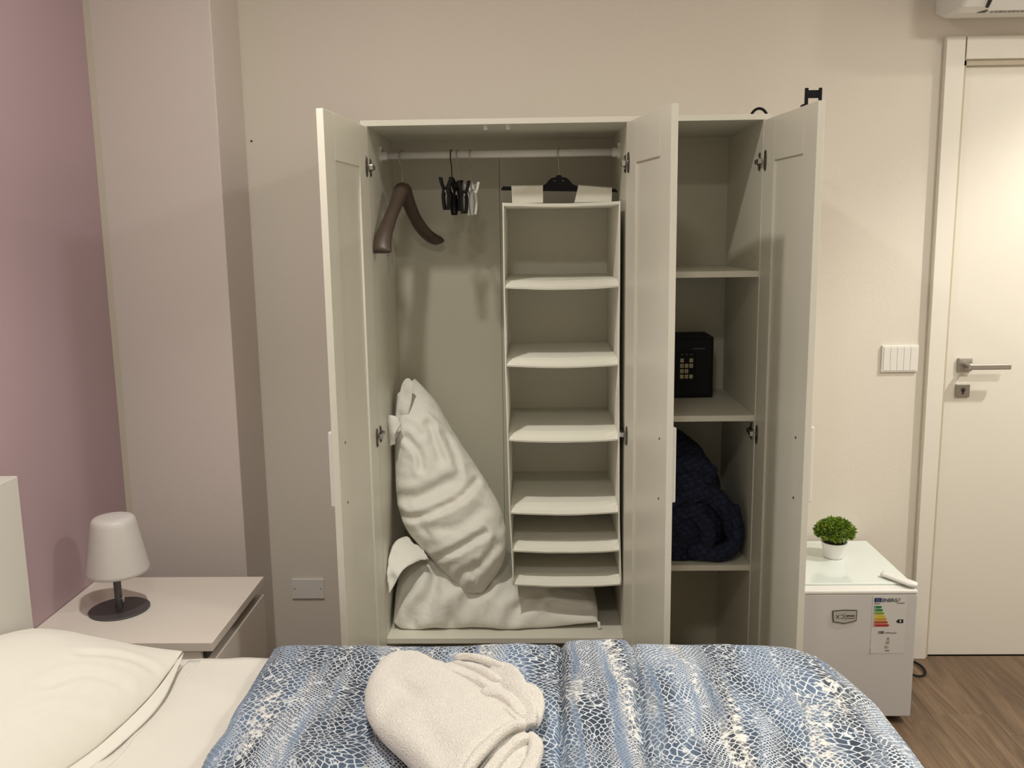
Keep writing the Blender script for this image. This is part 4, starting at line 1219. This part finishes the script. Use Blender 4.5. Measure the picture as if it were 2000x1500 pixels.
press(big, [(0.225, -0.955, -0.9, 0.06, 0.020, 0.012), (0.20, -1.02, -0.4, 0.03, 0.05, 0.008), (0.30, -1.14, -1.1, 0.10, 0.025, 0.008), (0.19, -0.85, 1.2, 0.05, 0.02, 0.003)])
tag(big, 'big folded white terry towel lying in front on the snakeskin duvet', 'towel', 'white terry towels on the duvet')
roll('fold', [(0.352, -1.300, 0.642), (0.382, -1.212, 0.646), (0.412, -1.152, 0.648), (0.445, -1.108, 0.650), (0.474, -1.098, 0.646)], 0.010, big, seed=11, flat=0.9)
roll('fold', [(0.385, -1.330, 0.606), (0.410, -1.240, 0.610), (0.440, -1.160, 0.614), (0.470, -1.105, 0.614)], 0.036, big, seed=15, flat=0.55, ends=0.7)
roll('fold', [(0.450, -1.270, 0.612), (0.480, -1.195, 0.618), (0.492, -1.140, 0.624), (0.478, -1.108, 0.628)], 0.015, big, seed=12, flat=0.9, ends=0.7)
roll('fold', [(0.395, -1.270, 0.630), (0.425, -1.190, 0.634), (0.455, -1.140, 0.636), (0.478, -1.120, 0.634)], 0.012, big, seed=13, flat=0.9)
roll('fold', [(0.425, -1.280, 0.616), (0.448, -1.205, 0.620), (0.466, -1.160, 0.622)], 0.014, big, seed=14, flat=0.8)

# ================================================================== NIGHTSTAND AND LAMP
NT = 0.52
ns = thing('nightstand', (-0.61, -0.26, 0), 'greige two-drawer nightstand between bed and column', 'nightstand')
NX0, NX1, NY0, NY1 = -0.878, -0.358, -0.475, -0.010
box('top_panel', (NX0, NY0, NT-0.024), (NX1, NY1, NT), NSTAND, ns, 0.0008)
box('side_panel', (NX0, NY0+0.004, 0.0), (NX1-0.034, NY0+0.022, NT-0.0245), NSTAND, ns, 0.0008)
box('side_panel', (NX0, NY1-0.022, 0.0), (NX1-0.034, NY1-0.004, NT-0.0245), NSTAND, ns, 0.0008)
box('back_panel', (NX0, NY0+0.0225, 0.0), (NX0+0.012, NY1-0.0225, NT-0.0245), NSTAND, ns, 0.0008)
box('bottom_panel', (NX0+0.0125, NY0+0.0225, 0.03), (NX1-0.034, NY1-0.0225, 0.045), NSTAND, ns, 0.0008)
for (z0, z1) in ((0.268, 0.462), (0.03, 0.228)):
    bm = BM()
    # drawer front with a sloping finger groove along its upper edge
    prof = [(NX1-0.0335, z0), (NX1-0.002, z0), (NX1-0.002, z1), (NX1-0.0335, z1+0.0)]
    add_prism(bm, [(x, NY0+0.003, z) for x, z in prof], (0, NY1-NY0-0.006, 0))
    dd = finish('drawer', bm, NSTAND, ns)
    box('finger_groove', (NX1-0.0335, NY0+0.022, z1+0.0005), (NX1-0.026, NY1-0.022, z1+0.032), DARK, dd, 0.0)

lm = thing('table_lamp', (-0.703, -0.241, NT), 'small unlit table lamp with frosted white shade on the nightstand', 'lamp')
bm = BM(); add_lathe(bm, [(0, 0.0005), (0.080, 0.0005), (0.0825, 0.002), (0.0825, 0.004), (0.080, 0.0055), (0.012, 0.0065), (0, 0.0065)], (-0.702, -0.258, NT), 56)
finish('base', bm, GREYM, lm, smooth=False)
lc = Vector((-0.702, -0.258, NT))
bm = BM(); add_tube(bm, [lc+Vector((0, 0, 0.005)), lc+Vector((-0.001, 0.0, 0.15))], 0.0105, 24); finish('stem', bm, GREYM, lm, smooth=False)
bm = BM(); add_tube(bm, [lc+Vector((0.0095, -0.004, 0.036)), lc+Vector((0.017, -0.006, 0.036))], 0.0035, 10)
add_box(bm, lc+Vector((0.014, -0.009, 0.026)), lc+Vector((0.019, -0.003, 0.046)), 0.0008); finish('switch', bm, CHROME, lm)
bm = BM()
sc_ = lc+Vector((0.004, 0.0, 0.004))
add_lathe(bm, [(0.0, 0.276), (0.035, 0.275), (0.052, 0.272), (0.0585, 0.265), (0.0615, 0.252), (0.0860, 0.122), (0.0865, 0.114), (0.082, 0.1105), (0.0805, 0.114), (0.0805, 0.122), (0.058, 0.250), (0.054, 0.262), (0.035, 0.269), (0, 0.270)], sc_, 64)
SH, nt_, b_ = newmat('frosted_shade')
b_.inputs['Base Color'].default_value = (0.62, 0.585, 0.56, 1); b_.inputs['Roughness'].default_value = 0.4
b_.inputs['Subsurface Weight'].default_value = 0.35; b_.inputs['Subsurface Radius'].default_value = (0.02, 0.02, 0.02)
nz_ = N(nt_, 'ShaderNodeTexNoise', i_Scale=30.0); rr_ = N(nt_, 'ShaderNodeMapRange', i_To_Min=0.36, i_To_Max=0.46)
nt_.links.new(nz_.outputs['Fac'], rr_.inputs['Value']); nt_.links.new(rr_.outputs[0], b_.inputs['Roughness'])
finish('shade', bm, SH, lm, smooth=True)

# ================================================================== MINI FRIDGE, PLANT, CORD
FX0, FX1, FY0, FY1, FT = 1.252, 1.690, 0.022, 0.470, 0.455
fr = thing('mini_fridge', (1.47, 0.25, 0), 'white mini fridge with energy label between the wardrobe and the room door', 'fridge')
box('body', (FX0, 0.072, 0.018), (FX1, FY1, FT-0.012), FRIDGE, fr, 0.003)
box('door', (FX0, FY0, 0.026), (FX1, 0.068, FT-0.016), FRIDGE, fr, 0.003)
box('door_gasket', (FX0+0.01, 0.066, 0.03), (FX1-0.01, 0.074, FT-0.02), mat('gasket_grey', (0.35, 0.34, 0.33, 1), 0.7, var=0.02), fr, 0.0)
box('door_cap', (FX0, FY0-0.001, FT-0.0155), (FX1, 0.068, FT-0.003), PLW, fr, 0.004)
box('top', (FX0-0.002, 0.070, FT-0.012), (FX1+0.002, FY1+0.002, FT+0.002), FRTOP, fr, 0.003)
for (xa, ya) in ((FX0+0.03, 0.10), (FX1-0.03, 0.10), (FX0+0.03, 0.43), (FX1-0.03, 0.43)):
    bm = BM(); add_lathe(bm, [(0, 0), (0.014, 0), (0.014, 0.019), (0, 0.019)], (xa, ya, 0), 16); finish('foot', bm, DARK, fr)
# hinge cover: a rounded tongue lying diagonally over the front right corner
bm = BM()
c0 = Vector((1.618, 0.125, FT+0.012)); c1 = Vector((1.690, 0.030, FT+0.009)); n_ = 22
dv = (c1-c0); ln = dv.length; dv.normalize(); sv = dv.cross(Vector((0, 0, 1))).normalized()
secs = []
for i in range(n_+1):
    t = i/n_; w_ = 0.019*min(1.0, math.sqrt(max(0.0, 1-max(0, (t-0.80)/0.20)**2)) if t > 0.8 else 0.72+0.35*t)
    w_ = max(w_, 0.0005); h_ = 0.0085*min(1, w_/0.010)
    p = c0 + dv*ln*t
    secs.append([p+sv*math.cos(a)*w_+Vector((0, 0, math.sin(a)*h_)) for a in [2*math.pi*k/20 for k in range(20)]])
add_loft(bm, secs); finish('hinge_cover', bm, PLW, fr, smooth=True)
# badge
yb_ = FY0-0.0004
bm = BM()
bo = [(1.426, 0.386), (1.4645, 0.3895), (1.503, 0.388), (1.502, 0.353), (1.465, 0.3435), (1.429, 0.350)]
add_prism(bm, [(x, yb_, z) for x, z in bo], (0, -0.0028, 0)); bg = finish('badge', bm, HINGED, fr)
bm = BM()
cc = Vector((1.465, 0, 0.367))
add_prism(bm, [(cc.x+(x-cc.x)*0.93, yb_-0.0028, cc.z+(z-cc.z)*0.88) for x, z in bo], (0, -0.0006, 0)); finish('badge_face', bm, mat('badge_silver', (0.50, 0.485, 0.46, 1), 0.4, metal=0.3, var=0.02), bg)
INK = mat('print_ink', (0.03, 0.03, 0.035, 1), 0.6, var=0.05)
yt = yb_-0.0036
def words(name, s, x, z, size, parent, m=INK, y=yt, bold=0.0):
    bm = text_bm(s, size, face_M((x, y, z)), 0.0002, bold=bold); return finish(name, bm, m, parent)
def strokes(name, segs, wd_, parent, m=INK, y=yt):
    bm = BM()
    for (a, b) in segs:
        a = Vector((a[0], y, a[1])); b = Vector((b[0], y, b[1])); d = (b-a).normalized(); n2 = d.cross(Vector((0, 1, 0)))*wd_/2
        add_prism(bm, [a+n2, b+n2, b-n2, a-n2], (0, -0.0004, 0))
    return finish(name, bm, m, parent)
def dashes(x0, x1, z, h, seed=1):
    r_ = random.Random(seed); out = []; x = x0
    while x < x1-0.0008:
        w_ = r_.uniform(0.0010, 0.0030); out.append(((x, z+r_.uniform(-h, h)*0.2), (min(x+w_, x1), z+r_.uniform(-h, h)*0.2))); x += w_+0.0007
    return out
arc = [(1.4555+0.0062*math.cos(R(a)), 0.3675+0.0062*math.sin(R(a))) for a in range(125, -126, -25)]
strokes('emblem', [((1.438, 0.3735), (1.4425, 0.3678)), ((1.438, 0.3612), (1.4425, 0.3672)), ((1.4425, 0.3672), (1.448, 0.3735)), ((1.4425, 0.3672), (1.448, 0.3612))] + list(zip(arc[:-1], arc[1:])), 0.0016, bg)
strokes('divider', [((1.465, 0.380), (1.465, 0.354))], 0.0007, bg)
strokes('small_print', dashes(1.4685, 1.4960, 0.3700, 0.003, 3), 0.0044, bg)
strokes('small_print', dashes(1.4685, 1.4950, 0.3620, 0.002, 4), 0.0020, bg)
# energy label
LAB = mat('label_paper', (0.60, 0.585, 0.56, 1), 0.45, var=0.01)
bm = BM(); add_prism(bm, [(1.551, FY0-0.0002, 0.243), (1.656, FY0-0.0002, 0.243), (1.656, FY0-0.0002, 0.434), (1.551, FY0-0.0002, 0.434)], (0, -0.0005, 0)); el = finish('energy_label', bm, LAB, fr)
yl = FY0-0.0009
def flat(name, pts, col, y=yl, t=-0.0003, parent=el):
    bm = BM(); add_prism(bm, [(x, y, z) for x, z in pts], (0, t, 0)); return finish(name, bm, mat(name+'_ink', col, 0.5, var=0.02), parent)
flat('flag', [(1.5555, 0.414), (1.5775, 0.414), (1.5775, 0.428), (1.5555, 0.428)], (0.010, 0.035, 0.16, 1))
bm = BM()
for i in range(12):
    a = 2*math.pi*i/12; cx_, cz_ = 1.5665+0.0042*math.cos(a), 0.421+0.0042*math.sin(a)
    add_prism(bm, [(cx_-0.0006, yl-0.0003, cz_-0.0006), (cx_+0.0006, yl-0.0003, cz_-0.0006), (cx_, yl-0.0003, cz_+0.0007)], (0, -0.0002, 0))
finish('flag_stars', bm, mat('star_yellow', (0.7, 0.55, 0.05, 1), 0.5, var=0.02), el)
words('lettering', 'ENERG', 1.5790, 0.4150, 0.0158, el, mat('navy_ink', (0.02, 0.03, 0.08, 1), 0.5, var=0.05), yl-0.0002, bold=0.0003)
strokes('lightning_mark', [((1.6345, 0.4285), (1.6310, 0.4225)), ((1.6310, 0.4225), (1.6345, 0.4225)), ((1.6345, 0.4225), (1.6315, 0.4165))], 0.0012, el, y=yl-0.0002)
strokes('small_print', dashes(1.5560, 1.5720, 0.4090, 0.002, 5), 0.0020, el, y=yl-0.0002); strokes('small_print', dashes(1.6260, 1.6500, 0.4110, 0.002, 6), 0.0020, el, y=yl-0.0002)
barc = [(0.01, 0.17, 0.05, 1), (0.02, 0.22, 0.05, 1), (0.20, 0.30, 0.02, 1), (0.55, 0.48, 0.01, 1), (0.55, 0.26, 0.02, 1), (0.42, 0.075, 0.01, 1), (0.36, 0.02, 0.01, 1)]
for i in range(7):
    z1_ = 0.4015-i*0.01015; z0_ = z1_-0.0078; xe = 1.5765+i*0.0043
    st_ = flat('class_arrow', [(1.5560, z0_), (xe, z0_), (xe+0.004, (z0_+z1_)/2), (xe, z1_), (1.5560, z1_)], barc[i])
    words('arrow_letter', 'ABCDEFG'[i], 1.5570, z0_+0.0014, 0.0065, el, PLW, yl-0.0004)
flat('rating_arrow', [(1.6265, 0.350), (1.6325, 0.344), (1.6490, 0.344), (1.6490, 0.3565), (1.6325, 0.3565)], (0.01, 0.01, 0.012, 1))
words('arrow_letter', 'F', 1.6375, 0.3462, 0.0110, el, PLW, yl-0.0004, bold=0.0003)
words('lettering', '100', 1.5720, 0.3090, 0.0125, el, y=yl-0.0002, bold=0.0004); words('lettering', 'kWh/annum', 1.5950, 0.3095, 0.0070, el, y=yl-0.0002)
def rect(x0, z0, x1, z1): return [((x0, z0), (x1, z0)), ((x1, z0), (x1, z1)), ((x1, z1), (x0, z1)), ((x0, z1), (x0, z0))]
strokes('bottle_pictogram', rect(1.6010, 0.2820, 1.6080, 0.2920)+[((1.6030, 0.2920), (1.6030, 0.2960)), ((1.6060, 0.2920), (1.6060, 0.2960)), ((1.6030, 0.2960), (1.6060, 0.2960))], 0.0007, el, y=yl-0.0002)
strokes('small_print', dashes(1.5985, 1.6090, 0.2780, 0.002, 7), 0.0024, el, y=yl-0.0002)
strokes('noise_pictogram', rect(1.5955, 0.2610, 1.6010, 0.2670)+[((1.6030, 0.2680), (1.6060, 0.2700)), ((1.6030, 0.2640), (1.6080, 0.2640)), ((1.6030, 0.2600), (1.6060, 0.2580))], 0.0008, el, y=yl-0.0002)
strokes('small_print', dashes(1.5975, 1.6110, 0.2520, 0.002, 8), 0.0024, el, y=yl-0.0002)
bm = BM(); add_prism(bm, [(1.551, yl, 0.246), (1.5565, yl, 0.243), (1.559, yl, 0.252), (1.553, yl, 0.261)], (0, -0.0016, 0)); finish('peeling_corner', bm, LAB, el)

# plant
pl = thing('potted_plant', (1.521, 0.306, FT+0.002), 'small green artificial shrub in a white pot on the mini fridge', 'plant')
pc = Vector((1.519, 0.306, FT+0.0022))
bm = BM(); add_lathe(bm, [(0, 0.0), (0.029, 0.0), (0.0325, 0.003), (0.0425, 0.052), (0.0435, 0.056), (0.0405, 0.0565), (0.039, 0.052), (0.030, 0.04), (0, 0.04)], pc, 48)
finish('pot', bm, POTM, pl, smooth=False)
bm = BM(); add_lathe(bm, [(0, 0.0405), (0.030, 0.0405), (0.0355, 0.048), (0.02, 0.052), (0, 0.053)], pc, 24); finish('soil', bm, mat('dark_foam', (0.03, 0.035, 0.02, 1), 0.9, var=0.1), pl)
def leaf_mat(nm, c1_, c2_):
    m, nt, b = newmat(nm); oi = N(nt, 'ShaderNodeTexCoord'); n = N(nt, 'ShaderNodeTexNoise', i_Scale=60.0, i_Detail=3.0)
    nt.links.new(oi.outputs['Object'], n.inputs['Vector'])
    cr = N(nt, 'ShaderNodeValToRGB'); cr.color_ramp.elements[0].position = 0.35; cr.color_ramp.elements[0].color = c1_; cr.color_ramp.elements[1].position = 0.65; cr.color_ramp.elements[1].color = c2_
    nt.links.new(n.outputs['Fac'], cr.inputs[0]); nt.links.new(cr.outputs[0], b.inputs['Base Color']); b.inputs['Roughness'].default_value = 0.5
    return m
LEAF = leaf_mat('shrub_green', (0.085, 0.17, 0.012, 1), (0.27, 0.38, 0.04, 1))
rng = random.Random(5)
bm = BM(); bs = BM()
cc = pc+Vector((0, 0, 0.092))
for i in range(620):
    while True:
        d = Vector((rng.gauss(0, 1), rng.gauss(0, 1), rng.gauss(0.15, 1))).normalized()
        if d.z > -0.55: break
    rr = rng.uniform(0.72, 1.0)
    R3 = Vector((0.062, 0.062, 0.043 if d.z > 0 else 0.030))
    p = cc + Vector((d.x*R3.x, d.y*R3.y, d.z*R3.z))*rr
    for j in range(5):
        dd = (d + Vector((rng.gauss(0, .55), rng.gauss(0, .55), rng.gauss(0.05, .5)))).normalized()
        ln_ = rng.uniform(0.008, 0.015); w_ = ln_*0.22
        s_ = dd.cross(Vector((rng.gauss(0, 1), rng.gauss(0, 1), rng.gauss(0, 1)))).normalized()*w_; nn = dd.cross(s_).normalized()*w_*0.5
        a = bm.verts.new(p); b = bm.verts.new(p+dd*ln_*0.5+s_+nn); c = bm.verts.new(p+dd*ln_); e = bm.verts.new(p+dd*ln_*0.5-s_+nn)
        m_ = bm.verts.new(p+dd*ln_*0.55-nn)
        bm.faces.new((a, b, m_)); bm.faces.new((b, c, m_)); bm.faces.new((c, e, m_)); bm.faces.new((e, a, m_))
    if i % 14 == 0:
        add_tube(bs, [pc+Vector((d.x*0.01, d.y*0.01, 0.045)), pc+Vector((d.x*0.02, d.y*0.02, 0.07)), p], 0.0009, 5)
f_ = finish('foliage', bm, LEAF, pl); f_['kind'] = 'stuff'
finish('stem', bs, LEAF, pl)
bm = BM(); bmesh.ops.create_icosphere(bm, subdivisions=3, radius=1.0)
for v in bm.verts: v.co = Vector((v.co.x*0.046, v.co.y*0.046, v.co.z*(0.030 if v.co.z > 0 else 0.022)))*(1+0.12*noise.noise(v.co*5)) + cc
finish('inner_foliage', bm, leaf_mat('inner_green', (0.02, 0.06, 0.008, 1), (0.05, 0.12, 0.015, 1)), pl, smooth=True)

bm = BM()
cp = [(1.700, 0.475, 0.12), (1.705, 0.470, 0.04), (1.74, 0.440, 0.0065), (1.78, 0.42, 0.0065)] 
ring = [(1.845+0.040*math.cos(R(a)), 0.385+0.062*math.sin(R(a)), 0.0065+0.0022*(i*0.06)) for i, a in enumerate(range(150, -271, -15))]
add_tube(bm, bez(cp+ring, 3), 0.0038, 8)
tag(finish('power_cord', bm, BLACK, smooth=True, origin=(1.8, 0.42, 0)), 'black power cord looped on the floor between fridge and door casing', 'cord')

# ================================================================== AIR CONDITIONER
ac = thing('air_conditioner', (2.25, 0.40, 2.22), 'white wall air conditioner above the room door', 'air conditioner')
bm = BM()
AZ = 0.020
prof = [(0.4925, 2.245), (0.430, 2.218), (0.345, 2.216), (0.300, 2.224), (0.278, 2.248), (0.274, 2.30), (0.276, 2.46), (0.290, 2.495), (0.320, 2.505), (0.4925, 2.505)]
xs = [(1.832, 0.94), (1.8345, 0.985), (1.842, 1.0), (2.628, 1.0), (2.634, 0.985), (2.636, 0.94)]
secs = []
for x_, k_ in xs:
    secs.append([(x_, 0.4925+(y_-0.4925)*k_, AZ+2.37+(z_-2.37)*k_) for y_, z_ in prof])
add_loft(bm, secs); finish('housing', bm, PLW, ac)
bm = BM(); add_prism(bm, [(1.905, 0.299, 2.2395), (2.60, 0.299, 2.2395), (2.60, 0.272, 2.2685), (1.905, 0.272, 2.2685)], (0, 0.004, 0.004)); finish('air_slot', bm, DARK, ac)
bm = BM(); add_prism(bm, [(1.912, 0.302, 2.2345), (2.595, 0.302, 2.2345), (2.595, 0.2745, 2.2580), (1.912, 0.2745, 2.2580)], (0, -0.003, -0.003)); lou = finish('louvre', bm, PLW, ac)
yA_ = 0.33
bm = BM()
z_ = 2.2155
tri = [(1.905, 0.322), (1.930, 0.322), (1.930, 0.300)]
GREYI = mat('grey_print', (0.12, 0.12, 0.10, 1), 0.6, var=0.05)
add_prism(bm, [(1.900, 0.345, 2.2358), (1.925, 0.345, 2.2358), (1.9250, 0.322, 2.2380)], (0, 0, -0.0016)); finish('warning_mark', bm, GREYI, ac)
bm = BM()
for i in range(14):
    xa = 1.938+i*0.0135
    add_box(bm, (xa, 0.336-(i % 3)*0.002, 2.2338), (xa+0.0095, 0.342, 2.2347))
finish('warning_print', bm, GREYI, ac)
